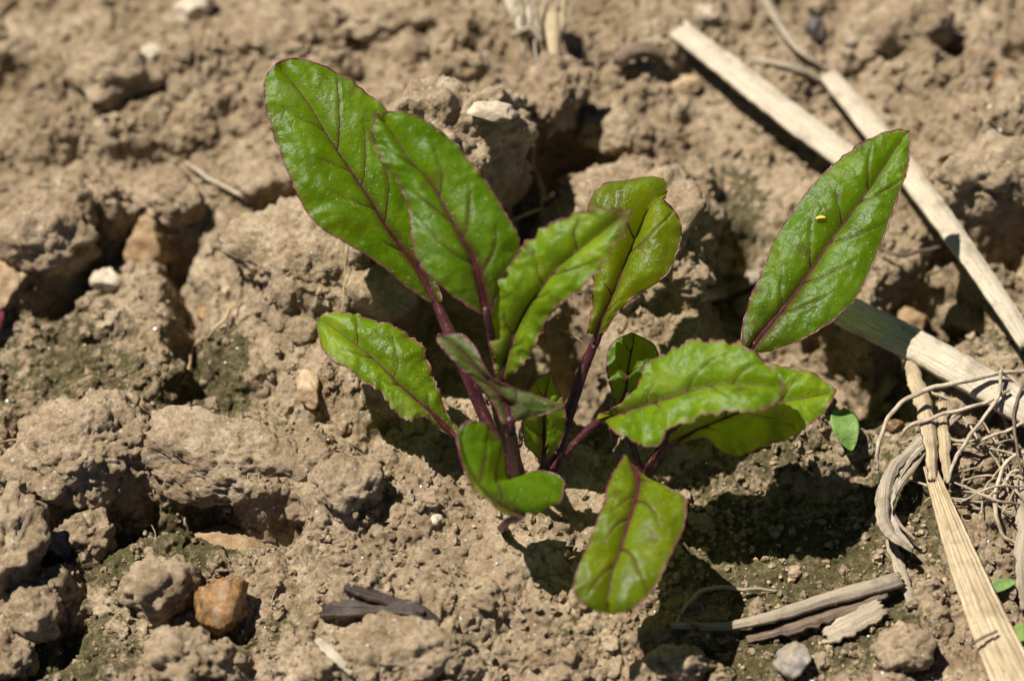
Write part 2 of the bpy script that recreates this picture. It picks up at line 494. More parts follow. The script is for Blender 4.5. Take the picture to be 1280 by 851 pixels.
def ribbon(name, pts, w, mat, parent=None, n=60, thick=.5, curve=.15, tilt=0.0, ridges=.10, seed=0, ragged=.0, twist=0.0, wob=0.0, origin=None, k=15):
    """flat dry blade or split straw: width w (mm), real thickness, lengthwise ridges, curled cross-section"""
    c = catmull(np.asarray(pts, float), n)
    L = np.concatenate([[0], np.cumsum(np.linalg.norm(np.diff(c, axis=0), axis=1))])
    if wob:
        c[:, 2] += wob * noise2(L * .12 + seed, L * 0 + 3.1, seed)
        c[:, 0] += .5 * wob * noise2(L * .1 + seed, L * 0 + 9.1, seed + 3)
    ww = np.interp(np.linspace(0, 1, n), np.linspace(0, 1, len(np.atleast_1d(w))), np.atleast_1d(w))
    t, s, nn = frames(c)
    ang = tilt + twist * np.linspace(0, 1, n)
    s2 = s * np.cos(ang)[:, None] + nn * np.sin(ang)[:, None]; n2 = nn * np.cos(ang)[:, None] - s * np.sin(ang)[:, None]
    q = np.linspace(-1, 1, k)
    prof = curve * (1 - q ** 2)
    rid = ridges * (np.sin(q * 9 + seed) * .5 + np.sin(q * 21 + seed * 2) * .5)
    wl = ww * (1 + ragged * fbm2(L * .5 + seed, L * 0 + 1.7, seed, 3))
    wr = ww * (1 + ragged * fbm2(L * .5 + seed, L * 0 + 7.7, seed + 9, 3))
    off = np.where(q[None] < 0, q[None] * wl[:, None], q[None] * wr[:, None]) * .5
    lon = .12 * thick * noise2(L[:, None] * .35 + q[None] * 0, q[None] * 3 + L[:, None] * 0 + seed, seed)
    top = c[:, None] + off[..., None] * s2[:, None] + ((prof * 1.0)[None] * ww[:, None] + rid[None] + thick * .5 + lon)[..., None] * n2[:, None]
    bot = c[:, None] + off[..., None] * s2[:, None] + ((prof * 1.0)[None] * ww[:, None] - thick * .5 * np.ones((n, 1)))[..., None] * n2[:, None]
    ring = np.concatenate([top, bot[:, ::-1]], axis=1); kk = 2 * k
    if ragged:   # torn ends
        for e, sg in ((0, -1), (-1, 1)):
            jag = 1.2 * np.random.RandomState(seed + e + 5).rand(kk) * ww[e] * .25
            ring[e] += sg * jag[:, None] * t[e][None]
    v = ring.reshape(-1, 3)
    f = grid_faces(n, kk, True)
    qq = np.concatenate([q, q[::-1]])
    uv = np.stack(np.broadcast_arrays((L / 12.0)[:, None] + seed * .37, (qq * .5 + .5)[None] * 1.0), -1).reshape(-1, 2)
    cap = []
    for e in (0, n - 1):
        for i in range(k - 1):
            a = [e * kk + i, e * kk + i + 1, e * kk + kk - 2 - i, e * kk + kk - 1 - i]
            cap.append(a if e else a[::-1])
    return mesh_np(name, v, [f, np.array(cap)], mat, parent, True, uv, origin=origin)

_ico = {}
def ico(sub):
    if sub not in _ico:
        b = bmesh.new(); bmesh.ops.create_icosphere(b, subdivisions=sub, radius=1.0)
        b.verts.ensure_lookup_table()
        _ico[sub] = (np.array([v.co[:] for v in b.verts]), np.array([[v.index for v in f.verts] for f in b.faces]))
        b.free()
    return _ico[sub]

def worley3(p, seed):
    c = np.floor(p); best = np.full(len(p), 9.0); sec = best.copy()
    for dx in (-1, 0, 1):
        for dy in (-1, 0, 1):
            for dz in (-1, 0, 1):
                i = c + np.array([dx, dy, dz])
                h = _h(i[:, 0], i[:, 1], i[:, 2], seed)
                o = np.stack([(h & np.uint32(1023)), (h >> np.uint32(10)) & np.uint32(1023), (h >> np.uint32(20)) & np.uint32(1023)], -1) / 1023.0
                d = ((i + o - p) ** 2).sum(1)
                sec = np.minimum(sec, np.maximum(best, d)); best = np.minimum(best, d)
    return np.sqrt(best), np.sqrt(sec)

def clod_geo(rx, ry, rz, seed, sub=5, rough=1.0, angular=.5, rot=0.0):
    u, f = ico(sub)
    rs = np.random.RandomState(seed)
    p = u.copy()
    # angular: cut by random planes, then soften
    for i in range(int(10)):
        n = rs.normal(size=3); n /= np.linalg.norm(n)
        d = rs.uniform(.72, .98)
        h = p @ n
        ex = np.clip(h - d, 0, None)
        p = p - (angular * 1.0) * ex[:, None] * n[None]
    r = (rx * ry * rz) ** (1 / 3)
    q = u * np.array([rx, ry, rz]) / 4.0 + seed * 5.123
    d = .30 * fbm3(u * 1.3 + seed * 3.7, seed, 2)
    p = p * (1 + d)[:, None]
    p = p * np.array([rx, ry, rz])
    k = rough
    q = p + seed * 11.31
    # lumpy crumbs in absolute mm so that all soil has one grain
    qw = q + .9 * np.stack([fbm3(q / 2.4 + 5.1 * a, seed + 31 + a, 2) for a in range(3)], -1)
    f1, f2 = worley3(qw / 4.2, seed + 3)
    g1, g2 = worley3(qw / 1.7, seed + 5)
    crack = np.clip((f2 - f1) / .28, 0, 1)
    crack2 = np.clip((g2 - g1) / .30, 0, 1)
    plates = np.clip(.5 + 1.6 * fbm3(q / 9.0 + 3.3, seed + 41, 2), 0, 1)
    disp = 1.7 * fbm3(q / 7.0, seed + 3, 3, .58) + .8 * plates * (crack - 1) + .34 * (crack2 - 1) + .25 * (.5 - f1) + .42 * fbm3(q / 1.1, seed + 13, 3, .6)
    if sub >= 5: disp = disp + .24 * fbm3(q / .55, seed + 17, 2)
    amp = k * min(1.0, r / 7.0)
    p = p + u * (disp * amp)[:, None]
    c, s = math.cos(rot), math.sin(rot)
    return p @ np.array([[c, s, 0], [-s, c, 0], [0, 0, 1]]), f

def stone_geo(rx, ry, rz, seed, sub=4, rot=0.0, planes=14, rough=.28):
    u, f = ico(sub)
    rs = np.random.RandomState(seed)
    p = u.copy()
    for i in range(planes):
        n = rs.normal(size=3); n /= np.linalg.norm(n)
        d = rs.uniform(.60, .95)
        p = p - np.clip(p @ n - d, 0, None)[:, None] * n[None]
    p = p * (1 + .10 * fbm3(u * 1.6 + seed, seed, 2))[:, None]
    p = p * np.array([rx, ry, rz])
    p = p + u * (rough * min(rx, ry, rz) * .5 * fbm3(p / 1.6 + seed * 3.3, seed + 5, 3))[:, None]
    c, s = math.cos(rot), math.sin(rot)
    return p @ np.array([[c, s, 0], [-s, c, 0], [0, 0, 1]]), f

# ------------------------------------------------------------------ the ground: one sheet, fine in view, coarse to the horizon
STEP = 0.30
x0, x1 = -132.0, 132.0
y0, y1 = P(640, 880)[1] - 8, P(640, -45)[1] + 6
def graded(a, b, step, far, n):
    core = np.arange(a, b + step * .5, step)
    g = (far / step) ** (1.0 / n)
    ext = np.cumsum(step * g ** np.arange(1, n + 1))
    return np.concatenate([a - ext[::-1], core, core[-1] + ext])
gx = graded(x0, x1, STEP, 4000.0, 34); gy = graded(y0, y1, STEP, 4000.0, 34)
X, Y = np.meshgrid(gx, gy, indexing='ij')
far = np.clip((np.maximum(np.abs(X) - 140, np.maximum(Y - y1 - 4, y0 - 4 - Y))) / 60.0, 0, 1)

# raised areas: (px, py, half-width px, half-height px, height mm, seed)
BUMPS = [(60, 265, 90, 85, 6, 1), (150, 90, 130, 70, 4, 2), (300, 60, 120, 60, 5, 3), (400, 170, 110, 60, 3, 4),
         (170, 400, 80, 90, 4, 5), (300, 420, 60, 60, 4, 6), (420, 460, 70, 60, 4, 7), (110, 545, 130, 65, 5, 8),
         (320, 570, 130, 60, 5, 9), (440, 610, 70, 70, 6, 10), (560, 690, 150, 95, 6, 11), (700, 780, 110, 70, 3.5, 12),
         (520, 815, 105, 60, 6, 13), (560, 160, 150, 110, 10, 14), (400, 320, 110, 90, 9, 15), (790, 260, 110, 100, 8, 16),
         (1130, 50, 75, 55, 6, 17), (1235, 225, 75, 50, 9, 18), (1200, 120, 90, 60, 4, 19), (980, 60, 60, 50, 3, 20),
         (640, 560, 110, 80, 4, 21), (1235, 640, 60, 60, 1.5, 22), (230, 825, 75, 40, 5, 23), (30, 690, 45, 60, 6, 24),
         (850, 838, 70, 30, 4, 25), (520, 40, 70, 50, 4, 26), (800, 60, 60, 50, 4, 27), (1150, 400, 60, 60, 2, 28)]
# hollows and cracks, some sunk only to darken leaf shadow: (polyline px, half-width mm, depth mm)
PITS = [([(625, 300), (632, 250), (650, 205), (690, 195), (730, 190)], 6.0, 22), ([(505, 375), (540, 405), (590, 430), (640, 430), (700, 440)], 8.0, 13),  # the one behind the stems is added to blacken leaf shadow
        ([(690, 480), (740, 520), (720, 450)], 7.0, 10),
        ([(150, 640), (185, 632), (215, 648), (270, 652), (310, 655), (352, 648)], 4.5, 9), ([(60, 345), (110, 300), (160, 285), (230, 295)], 3.4, 13),
        ([(232, 305), (240, 380), (235, 470)], 2.2, 12), ([(160, 180), (175, 165), (200, 158)], 1.8, 6), ([(90, 60), (110, 80)], 3.0, 8),
        ([(0, 45), (10, 85)], 3, 8), ([(340, 40), (342, 60)], 2.5, 7), ([(25, 600), (30, 640), (50, 680)], 2.6, 12),
        ([(250, 760), (245, 790)], 2.6, 7), ([(75, 770), (78, 800)], 2.4, 7), ([(580, 30), (585, 60)], 2.5, 8),
        ([(920, 310), (960, 400), (1040, 430), (1110, 470), (1160, 360)], 8.5, 15), ([(1190, 290), (1240, 300), (1280, 300)], 4.5, 14),  # first one deepened to blacken the shade below the pointed leaf
        ([(605, 800), (612, 850)], 1.4, 7), ([(1180, 45), (1200, 65)], 3, 7), ([(1250, 40), (1280, 45)], 2.6, 6),
        ([(850, 620), (960, 620), (1060, 610)], 9, 4), ([(560, 560), (570, 590)], 2.4, 6), ([(455, 500), (460, 560)], 1.8, 5),
        ([(400, 540), (410, 560)], 1.6, 5), ([(480, 770), (500, 790), (520, 800)], 1.2, 5), ([(40, 540), (10, 520)], 2.5, 8)]
SMOOTH = [(960, 270, 110, 90, 1), (640, 720, 150, 80, .5), (1000, 700, 180, 110, .75), (900, 130, 80, 70, .7), (1080, 110, 90, 60, .6), (330, 30, 120, 50, .4), (170, 420, 60, 60, .5)]
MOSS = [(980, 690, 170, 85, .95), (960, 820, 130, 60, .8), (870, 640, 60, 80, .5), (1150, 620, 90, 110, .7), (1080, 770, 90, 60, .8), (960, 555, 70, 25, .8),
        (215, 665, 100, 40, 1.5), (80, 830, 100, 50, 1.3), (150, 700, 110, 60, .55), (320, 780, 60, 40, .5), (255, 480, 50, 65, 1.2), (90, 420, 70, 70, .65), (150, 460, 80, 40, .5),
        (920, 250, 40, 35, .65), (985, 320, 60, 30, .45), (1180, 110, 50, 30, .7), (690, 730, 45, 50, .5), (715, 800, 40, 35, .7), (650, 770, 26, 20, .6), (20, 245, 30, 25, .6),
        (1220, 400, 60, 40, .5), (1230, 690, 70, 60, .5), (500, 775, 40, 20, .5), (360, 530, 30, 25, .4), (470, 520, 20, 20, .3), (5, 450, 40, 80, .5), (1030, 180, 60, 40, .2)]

def to_ground(px, py, rx, ry, z=0):
    c = P(px, py, z); ex = P(px + rx, py, z); ey = P(px, py - ry, z)
    return c[0], c[1], abs(ex[0] - c[0]), abs(ey[1] - c[1])

wx = X + 5.0 * fbm2(X / 16, Y / 16, 101, 3) + 1.0 * fbm2(X / 2.6, Y / 2.6, 105, 2)
wy = Y + 5.0 * fbm2(X / 16, Y / 16, 111, 3) + 1.0 * fbm2(X / 2.6, Y / 2.6, 115, 2)
smooth = np.zeros_like(X)
for px, py, rx, ry, s_ in SMOOTH:
    cx, cy, ax, ay = to_ground(px, py, rx, ry)
    smooth = np.maximum(smooth, s_ * np.clip(1.5 - np.sqrt(((wx - cx) / ax) ** 2 + ((wy - cy) / ay) ** 2), 0, 1))
rough = 1 - .8 * smooth
H = 2.2 * fbm2(X / 60, Y / 60, 5, 3)
H += -8.0 * np.clip((-X - 30) / 90, 0, 1) * np.clip((Y + 40) / 50, .3, 1)                      # the bed falls away to the left
guided = np.zeros_like(X)
for px, py, rx, ry, h, sd in BUMPS:
    cx, cy, ax, ay = to_ground(px, py, rx, ry, h * .6)
    d2 = ((wx - cx) / ax) ** 2 + ((wy - cy) / ay) ** 2
    guided = np.maximum(guided, h * np.clip(1.15 - d2 ** 1.6, 0, 1) ** .55)
H += guided
w1x = X + 1.6 * fbm2(X / 5, Y / 5, 201, 3); w1y = Y + 1.6 * fbm2(X / 5, Y / 5, 211, 3)
H += rough * domes(w1x, w1y, 15, 5, 11, 1.5, 5.0, 31, .75)
H += rough * domes(w1x, w1y, 7, 2.2, 5, .5, 1.9, 41, .6)
w2x = X + .7 * fbm2(X / 1.8, Y / 1.8, 221, 2); w2y = Y + .7 * fbm2(X / 1.8, Y / 1.8, 231, 2)
H += (.35 + .65 * rough) * domes(w2x, w2y, 3.0, .9, 2.1, .2, .8, 51, .6)
H += (.4 + .6 * rough) * domes(w2x, w2y, 1.4, .4, .95, .1, .38, 61, .6)
H += .55 * fbm2(X / 3.2, Y / 3.2, 71, 4, .55)
for poly, hw, dep in PITS:
    best = np.full_like(X, 1e9)
    pts = [P(a, b, 0)[:2] for a, b in poly]
    for a, b in zip(pts[:-1], pts[1:]):
        ab = b - a; L2 = ab @ ab
        t = np.clip(((wx - a[0]) * ab[0] + (wy - a[1]) * ab[1]) / L2, 0, 1)
        best = np.minimum(best, (wx - a[0] - t * ab[0]) ** 2 + (wy - a[1] - t * ab[1]) ** 2)
    H -= dep * np.clip(1.25 - (np.sqrt(best) / hw) ** 2, 0, 1) ** .6 if hw > 2 else dep * np.clip(1.2 - np.sqrt(best) / hw, 0, 1) ** .7
H -= 4.0
cr_ = P(690, 600, 0)
dcr = np.sqrt(((wx - cr_[0]) / 22) ** 2 + ((wy - cr_[1]) / 13) ** 2)
kc = np.clip(1.5 - dcr, 0, 1)
H = np.where(H > -1.5, H - kc * (H + 1.5) * .8, H)
H = H * (1 - far) + far * (3 * fbm2(X / 60, Y / 60, 5, 3))
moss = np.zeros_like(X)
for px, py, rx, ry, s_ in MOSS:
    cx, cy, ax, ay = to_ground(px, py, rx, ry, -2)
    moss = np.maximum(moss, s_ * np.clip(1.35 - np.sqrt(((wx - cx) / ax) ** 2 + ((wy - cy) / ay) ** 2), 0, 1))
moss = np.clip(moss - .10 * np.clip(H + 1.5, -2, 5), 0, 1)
def box(a, r):
    for ax in (0, 1):
        c_ = np.cumsum(np.concatenate([np.repeat(np.take(a, [0], ax), r + 1, ax), a, np.repeat(np.take(a, [-1], ax), r, ax)], ax), axis=ax)
        n_ = a.shape[ax]
        a = (np.take(c_, range(2 * r + 1, 2 * r + 1 + n_), ax) - np.take(c_, range(0, n_), ax)) / (2 * r + 1)
    return a
for r_ in (6, 4):
    ga, gb = np.gradient(H, STEP)
    stp = box(np.clip((np.sqrt(ga ** 2 + gb ** 2) - 1.6) / 1.5, 0, 1), 5)
    kk_ = np.clip(stp * 2.2, 0, 1) * (1 - far)
    H = H * (1 - kk_) + box(H, r_) * kk_
V = np.stack([X, Y, H], -1).reshape(-1, 3)
gxx, gyy = np.gradient(H)
steep = np.clip(np.sqrt((gxx / STEP) ** 2 + (gyy / STEP) ** 2) * .8, 0, 1).reshape(-1) * (1 - far).reshape(-1)
idx = np.nonzero(steep > .15)[0]
q_ = V[idx]
for ax in range(3):
    V[idx, ax] += steep[idx] * (1.0 * fbm3(q_ / 3.4 + 31 * ax, 400 + ax, 2) + .5 * fbm3(q_ / 1.5 + 17 * ax, 420 + ax, 2))
ground = mesh_np('ground', V, grid_faces(len(gx), len(gy)), MAT['ground'], attrs={'moss': moss})
ground['kind'] = 'structure'

def gh(x, y):
    i = np.clip(np.searchsorted(gx, x) - 1, 0, len(gx) - 2); j = np.clip(np.searchsorted(gy, y) - 1, 0, len(gy) - 2)
    return H[i, j]
def G(px, py, dz=0.0):
    """point on the ground seen at a pixel (march along the ray until it meets the soil)"""
    lo = None
    for z in np.arange(22, -26, -.4):
        p = P(px, py, z)
        if gh(p[0], p[1]) >= z:
            return np.array([p[0], p[1], z + dz])
    return P(px, py, -6 + dz)
PXMM = SENSOR / FOCAL / 1280.0 * CAM_DIST      # mm per pixel at the picture centre

# ------------------------------------------------------------------ large clods (each its own label)
def clod(px, py, rx, ry, rz, seed, label, sub=5, lift=0.0, rot=0.0, mat='clod', rough=1.0, angular=.5, group=None, z=None, name='soil_clod'):
    """rx, ry in px of the photograph, rz in mm (half sizes)"""
    g = G(px, py)
    if z is not None: g = P(px, py, z)
    v, f = clod_geo(rx * PXMM, ry * PXMM, rz, seed, sub, rough, angular, rot)
    c = g + np.array([0, 0, lift])
    v = v + c
    o = mesh_np(name, v, f, MAT[mat], origin=c)
    return tag(o, label, 'clod', group)

clod(545, 205, 128, 84, 22, 3, 'large crusty soil clod behind the two tall upright leaves', 6, z=12, rot=.3, rough=1.2, mat='clod_pale')
clod(690, 120, 55, 42, 8, 44, 'crumbly soil lump threaded with roots beside the largest clod', 5, z=7, rot=.8, rough=1.4)
clod(385, 318, 92, 78, 11, 5, 'broad pale clod below the edge of the tallest leaf', 6, z=3, rot=-.2, rough=1.1)
clod(468, 372, 52, 46, 8, 15, 'rounded cracked clod between the broad pale clod and low left leaf', 5, z=2, rot=.5)
clod(815, 300, 82, 105, 12, 8, 'tall clod behind the puckered leaf with a ragged shaded edge', 6, z=3, rot=.35, rough=1.3)
clod(105, 562, 100, 72, 10, 12, 'wide domed clod overhanging the mossy hollow', 6, z=-1, rot=.2, rough=1.1)
clod(292, 574, 122, 62, 9, 13, 'long low clod bank with a shaded hollow under its lip', 6, z=-1, rot=-.1)
clod(1235, 215, 82, 48, 8, 21, 'clod with a deep shadow below it beside the slanting pale straw', 5, z=4, rot=.1, rough=1.2)
clod(1128, 45, 66, 48, 7, 23, 'smooth sided clod behind the tip of the slanting pale straw', 5, z=1, rot=.5, rough=.8)
clod(520, 815, 92, 58, 8, 27, 'flat broken clod in front of the dark wood chip', 6, z=-1, rot=.15, rough=.9)
clod(200, 748, 47, 44, 7.5, 31, 'fist shaped clod leaning towards the rusty orange stone', 5, lift=3, rot=.4, rough=.7, angular=.7)
clod(40, 774, 36, 34, 5.5, 33, 'round crumbly ball of soil by the green moss', 5, lift=2.5, rough=.9)
clod(228, 828, 58, 38, 6, 37, 'rough clod with a dark scorched patch below the fist shaped clod', 5, lift=1.5, rough=1.3)
clod(112, 676, 38, 34, 5.5, 39, 'blocky clod under the lip of the wide domed clod', 5, lift=2, rot=.7, angular=.8)
clod(14, 680, 40, 70, 8, 41, 'tall clod wall standing beside the blocky clod', 5, lift=2, rough=1.2)
clod(12, 820, 32, 40, 6, 43, 'pale crumbly clod beside the moss and the round ball of soil', 5, lift=2)
clod(60, 290, 72, 62, 9, 47, 'large soft clod above a dark crack, left of the ochre stone', 5, z=-2, rot=.3)
clod(1128, 818, 40, 33, 5, 51, 'small jagged dry clod beside the broad straw blade', 5, lift=3, rot=.2, rough=.8, angular=.8)
clod(850, 838, 46, 26, 5, 53, 'grey brown clod at the foot of the drooping lower leaf', 5, lift=1)
clod(436, 606, 44, 40, 5, 57, 'cracked clod below the low left leaf', 5, lift=.5)
clod(1205, 408, 34, 30, 4.5, 59, 'greyish clod between the two slanting straws', 4, lift=2, angular=.8)
clod(150, 90, 72, 48, 7, 61, 'wide blurred clod below the dark hollow far behind', 5, z=-2, rot=.1)
clod(345, 50, 74, 48, 6, 63, 'flat topped clod beside the pale stone far behind', 5, z=-2)
clod(330, 235, 40, 30, 5, 65, 'loose clod by the dry stem left of the tallest leaf', 4, lift=1.5)
clod(215, 255, 46, 36, 6, 67, 'lumpy clod above the ochre stone', 5, lift=1)
clod(770, 170, 46, 34, 5, 69, 'crumbled clod between the root hollow and the tall ragged clod', 5, lift=1.5)
clod(475, 25, 60, 36, 5, 71, 'low blurred clod behind the crusty clod', 5, lift=1)

# ------------------------------------------------------------------ small loose clods: one object each
rs = np.random.RandomState(77)
protos = []
for i in range(10):
    v, f = clod_geo(1.0 * rs.uniform(2.2, 3.4), 2.4 * rs.uniform(.7, 1.1), 2.4 * rs.uniform(.5, .85), 300 + i, 4, 1.6, 1.0)
    protos.append((v, f))
proto_me = []
for i, (v, f) in enumerate(protos):
    o = mesh_np('small_soil_clod', v, f, MAT['crumb'])
    proto_me.append(o.data); bpy.data.objects.remove(o)
def free_spot(px, py):
    # leave the smooth mossy floor and the smooth pale slope mostly bare
    if 860 < px < 1100 and 560 < py < 760: return rs.rand() < .12
    if 880 < px < 1040 and 180 < py < 340: return rs.rand() < .15
    return True
n_small = 0
while n_small < 285:
    px, py = rs.uniform(-10, 1290), rs.uniform(-15, 865)
    if not free_spot(px, py): continue
    if 590 < px < 760 and 560 < py < 680: continue
    o = bpy.data.objects.new('small_soil_clod', proto_me[rs.randint(len(proto_me))])
    COL.objects.link(o)
    s = .4 + 1.0 * rs.rand() ** 2.6
    g = G(px, py, .15 * s)
    o.location = Vector(g * MM)
    o.rotation_euler = (rs.uniform(-.6, .6), rs.uniform(-.6, .6), rs.uniform(0, 6.28))
    o.scale = (s, s, s)
    tag(o, 'small loose crumb of brown soil lying on the bed', 'soil crumb', 'small loose soil crumbs')
    n_small += 1

# the finest crumbs and sand nobody could count
def scatter(name, count, rlo, rhi, sub, mat, seed, label, cat, jag=.35, keep=None, power=2.0, box=(-25, 1305, -30, 880)):
    r_ = np.random.RandomState(seed)
    u, f = ico(sub)
    px = r_.uniform(box[0], box[1], count); py = r_.uniform(box[2], box[3], count)
    ps = np.array([P(a, b, -2) for a, b in zip(px, py)])
    zz = H[np.clip(np.searchsorted(gx, ps[:, 0]) - 1, 0, len(gx) - 2), np.clip(np.searchsorted(gy, ps[:, 1]) - 1, 0, len(gy) - 2)]
    rad = rlo + (rhi - rlo) * r_.rand(count) ** power
    sc = r_.uniform(.65, 1.25, (count, 1, 3))
    jit = 1 + jag * (r_.rand(count, len(u), 1) - .5)
    v = u[None] * jit * sc * rad[:, None, None]
    a = r_.uniform(0, 6.28, count); ca, sa = np.cos(a)[:, None], np.sin(a)[:, None]
    vx = v[..., 0] * ca - v[..., 2] * sa; vz = v[..., 0] * sa + v[..., 2] * ca
    v = np.stack([vx, v[..., 1], vz], -1)
    v += np.stack([ps[:, 0], ps[:, 1], zz + rad * .35], -1)[:, None]
    ff = (f[None] + (np.arange(count) * len(u))[:, None, None]).reshape(-1, f.shape[1])
    o = mesh_np(name, v.reshape(-1, 3), ff, MAT[mat], smooth=False)
    o['kind'] = 'stuff'
    o['label'] = label; o['category'] = cat
    return o
scatter('soil_crumbs', 6000, .2, 1.05, 2, 'crumb', 5, 'fine brown soil crumbs scattered over the whole bed', 'soil crumbs', .75, power=3.0)
scatter('sand_grains', 900, .14, .5, 1, 'grain_tan', 6, 'tan and orange sand grains lying in the soil', 'sand')
scatter('quartz_grains', 260, .10, .38, 1, 'grain_white', 7, 'glinting white quartz grains lying in the soil', 'sand', .5)

scatter('gravel_grains', 260, .14, .6, 2, 'grain_tan', 8, 'coarse tan grit lying on the mossy floor under the plant', 'grit', .6, power=2.5, box=(850, 1200, 640, 870))

# ------------------------------------------------------------------ stones
def stone(px, py, rx, ry, rz, seed, mat, label, lift=None, rot=0.0, z=None, sub=4, planes=14):
    g = G(px, py) if z is None else P(px, py, z)
    v, f = stone_geo(rx * PXMM, ry * PXMM * 1.1, rz, seed, sub, rot, planes)
    c = g + np.array([0, 0, rz * .35 if lift is None else lift])
    o = mesh_np('stone', v + c, f, MAT[mat], origin=c)
    return tag(o, label, 'stone')
stone(243, 17, 30, 26, 4, 2, 'stone_white', 'pale cream stone far behind the tallest leaf')
stone(281, 757, 36, 42, 5.0, 23, 'stone_orange', 'rusty orange stone beside the fist shaped clod', rot=.3, lift=.4, planes=22)
stone(186, 316, 38, 36, 6, 4, 'stone_ochre', 'ochre brown stone above the small white stone', lift=4.5)
stone(134, 353, 22, 18, 2.4, 5, 'stone_white', 'small flat white stone below the ochre brown stone')
stone(614, 139, 36, 14, 1.6, 6, 'stone_white', 'flat cream flake lying on the crusty clod', z=31, lift=0, rot=-.15)
stone(256, 394, 11, 11, 1.6, 7, 'stone_orange', 'small orange pebble by the bent fine root')
stone(386, 489, 16, 26, 2.6, 8, 'stone_tan', 'tan pebble between the low left leaf and the mossy gap', rot=.2)
stone(290, 683, 52, 26, 3, 9, 'stone_ochre', 'flat tan and orange stone below the clod bank')
stone(82, 691, 22, 20, 3.4, 10, 'stone_grey', 'grey white speckled stone beside the blocky clod', lift=4)
stone(990, 832, 27, 22, 3.4, 11, 'stone_grey', 'rounded grey stone on moss below the thin bent straw')
stone(285, 366, 9, 9, 1.4, 12, 'stone_tan', 'tiny yellow pebble left of the broad pale clod')
stone(0, 360, 34, 46, 5, 13, 'stone_tan', 'yellowish stone beside the purple leaf scrap')
stone(190, 72, 18, 14, 2.2, 14, 'stone_white', 'blurred cream pebble beside the wide far clod')
stone(1018, 40, 16, 24, 3, 15, 'stone_black', 'dark slate chip beside the twisted dry blade')
stone(1068, 55, 17, 15, 2.4, 16, 'stone_grey', 'greyish pebble beside the smooth sided clod')
stone(1140, 405, 22, 20, 3, 17, 'stone_ochre', 'brown pebble between the two slanting straws')
stone(545, 650, 8, 9, 1.2, 18, 'stone_white', 'white grain of stone on the flat soil below the folded leaf')
stone(855, 110, 22, 14, 2.5, 19, 'stone_tan', 'tan stone below the end of the pale straw')
stone(885, 20, 20, 14, 2.2, 20, 'stone_white', 'cream stone above the end of the pale straw')
stone(352, 575, 12, 10, 1.6, 22, 'stone_black', 'dark chip of stone on the clod bank')
stone(1118, 535, 13, 11, 1.8, 23, 'stone_orange', 'small orange stone among the tangled straw')
stone(1250, 100, 10, 10, 1.5, 24, 'stone_orange', 'tiny orange pebble near the clod above the deep shadow')

# ------------------------------------------------------------------ straw, dry blades, stems and roots
def pp(lst):
    """(px, py, z above the soil) ... or (px, py, z, True) with z absolute"""
    out = []
    for q in lst:
        if len(q) == 4: out.append(P(q[0], q[1], q[2]))
        else: out.append(G(q[0], q[1], q[2]))
    return out
A_ = True
def px2(w): return np.asarray(w, float) * PXMM
THIN = .72

def straw(pts, w, mat, label, cat='straw', name='straw', group=None, **kw):
    c = pp(pts)
    o = ribbon(name, c, px2(w), MAT[mat], origin=c[len(c) // 2], **kw)
    return tag(o, label, cat, group)
def stem(pts, r, mat, label, cat='stem', name='grass_stalk', group=None, **kw):
    c = pp(pts)
    kw.setdefault('k', 7); kw.setdefault('n', 60); kw.setdefault('rough', .16); kw.setdefault('wob', .35)
    o = tube(name, c, px2(r) * THIN, MAT[mat], origin=c[len(c) // 2], **kw)
    return tag(o, label, cat, group)

straw([(852, 40, 4, A_), (920, 92, 4.5, A_), (990, 147, 5, A_), (1078, 212, 5, A_)], [32, 36, 38, 38], 'straw', 'broad pale straw running up to the pointed leaf and ending beside it', seed=3, ragged=.08, thick=.9, curve=.12)
straw([(1036, 96, 3, A_), (1100, 172, 4, A_), (1160, 250, 4.5, A_), (1225, 340, 5, A_), (1284, 428, 5, A_)], [24, 34, 32, 27, 25], 'straw', 'long slanting pale straw passing behind the pointed leaf', seed=5, ragged=.06, thick=.9, curve=.16)
straw([(985, 352, 3, A_), (1060, 390, 4, A_), (1130, 425, 5, A_), (1205, 466, 5, A_), (1290, 516, 4.5, A_)], [40, 43, 44, 45, 44], 'straw', 'thick pale straw half in leaf shade crossing the tangled stems', seed=8, ragged=.05, thick=1.3, curve=.14)
straw([(1162, 585, 3, A_), (1178, 630, 4, A_), (1200, 690, 4.5, A_), (1232, 770, 5, A_), (1275, 866, 5.5, A_)], [15, 26, 38, 48, 58], 'straw_gold', 'broad golden straw blade widening away from the tangled stems', seed=11, ragged=.03, thick=.6, curve=.10, ridges=.2, k=35)
straw([(1138, 455, 4, A_), (1152, 500, 4, A_), (1162, 545, 4, A_), (1165, 600, 3.6, A_)], [18, 24, 22, 14], 'straw_gold', 'frayed golden blade under the thick pale straw', seed=13, ragged=.3, thick=.5, curve=.3, twist=.8)
straw([(1178, 505, 2.5, A_), (1180, 550, 4, A_), (1186, 600, 2.5, A_)], [10, 16, 10], 'straw_gold', 'narrow split fibre beside the frayed golden blade', seed=14, ragged=.3, thick=.4, curve=.3)
cl = empty('dry_leaf', G(1110, 650))
tag(cl, 'crumpled grey dry leaf curling beside the broad golden blade', 'dry leaf')
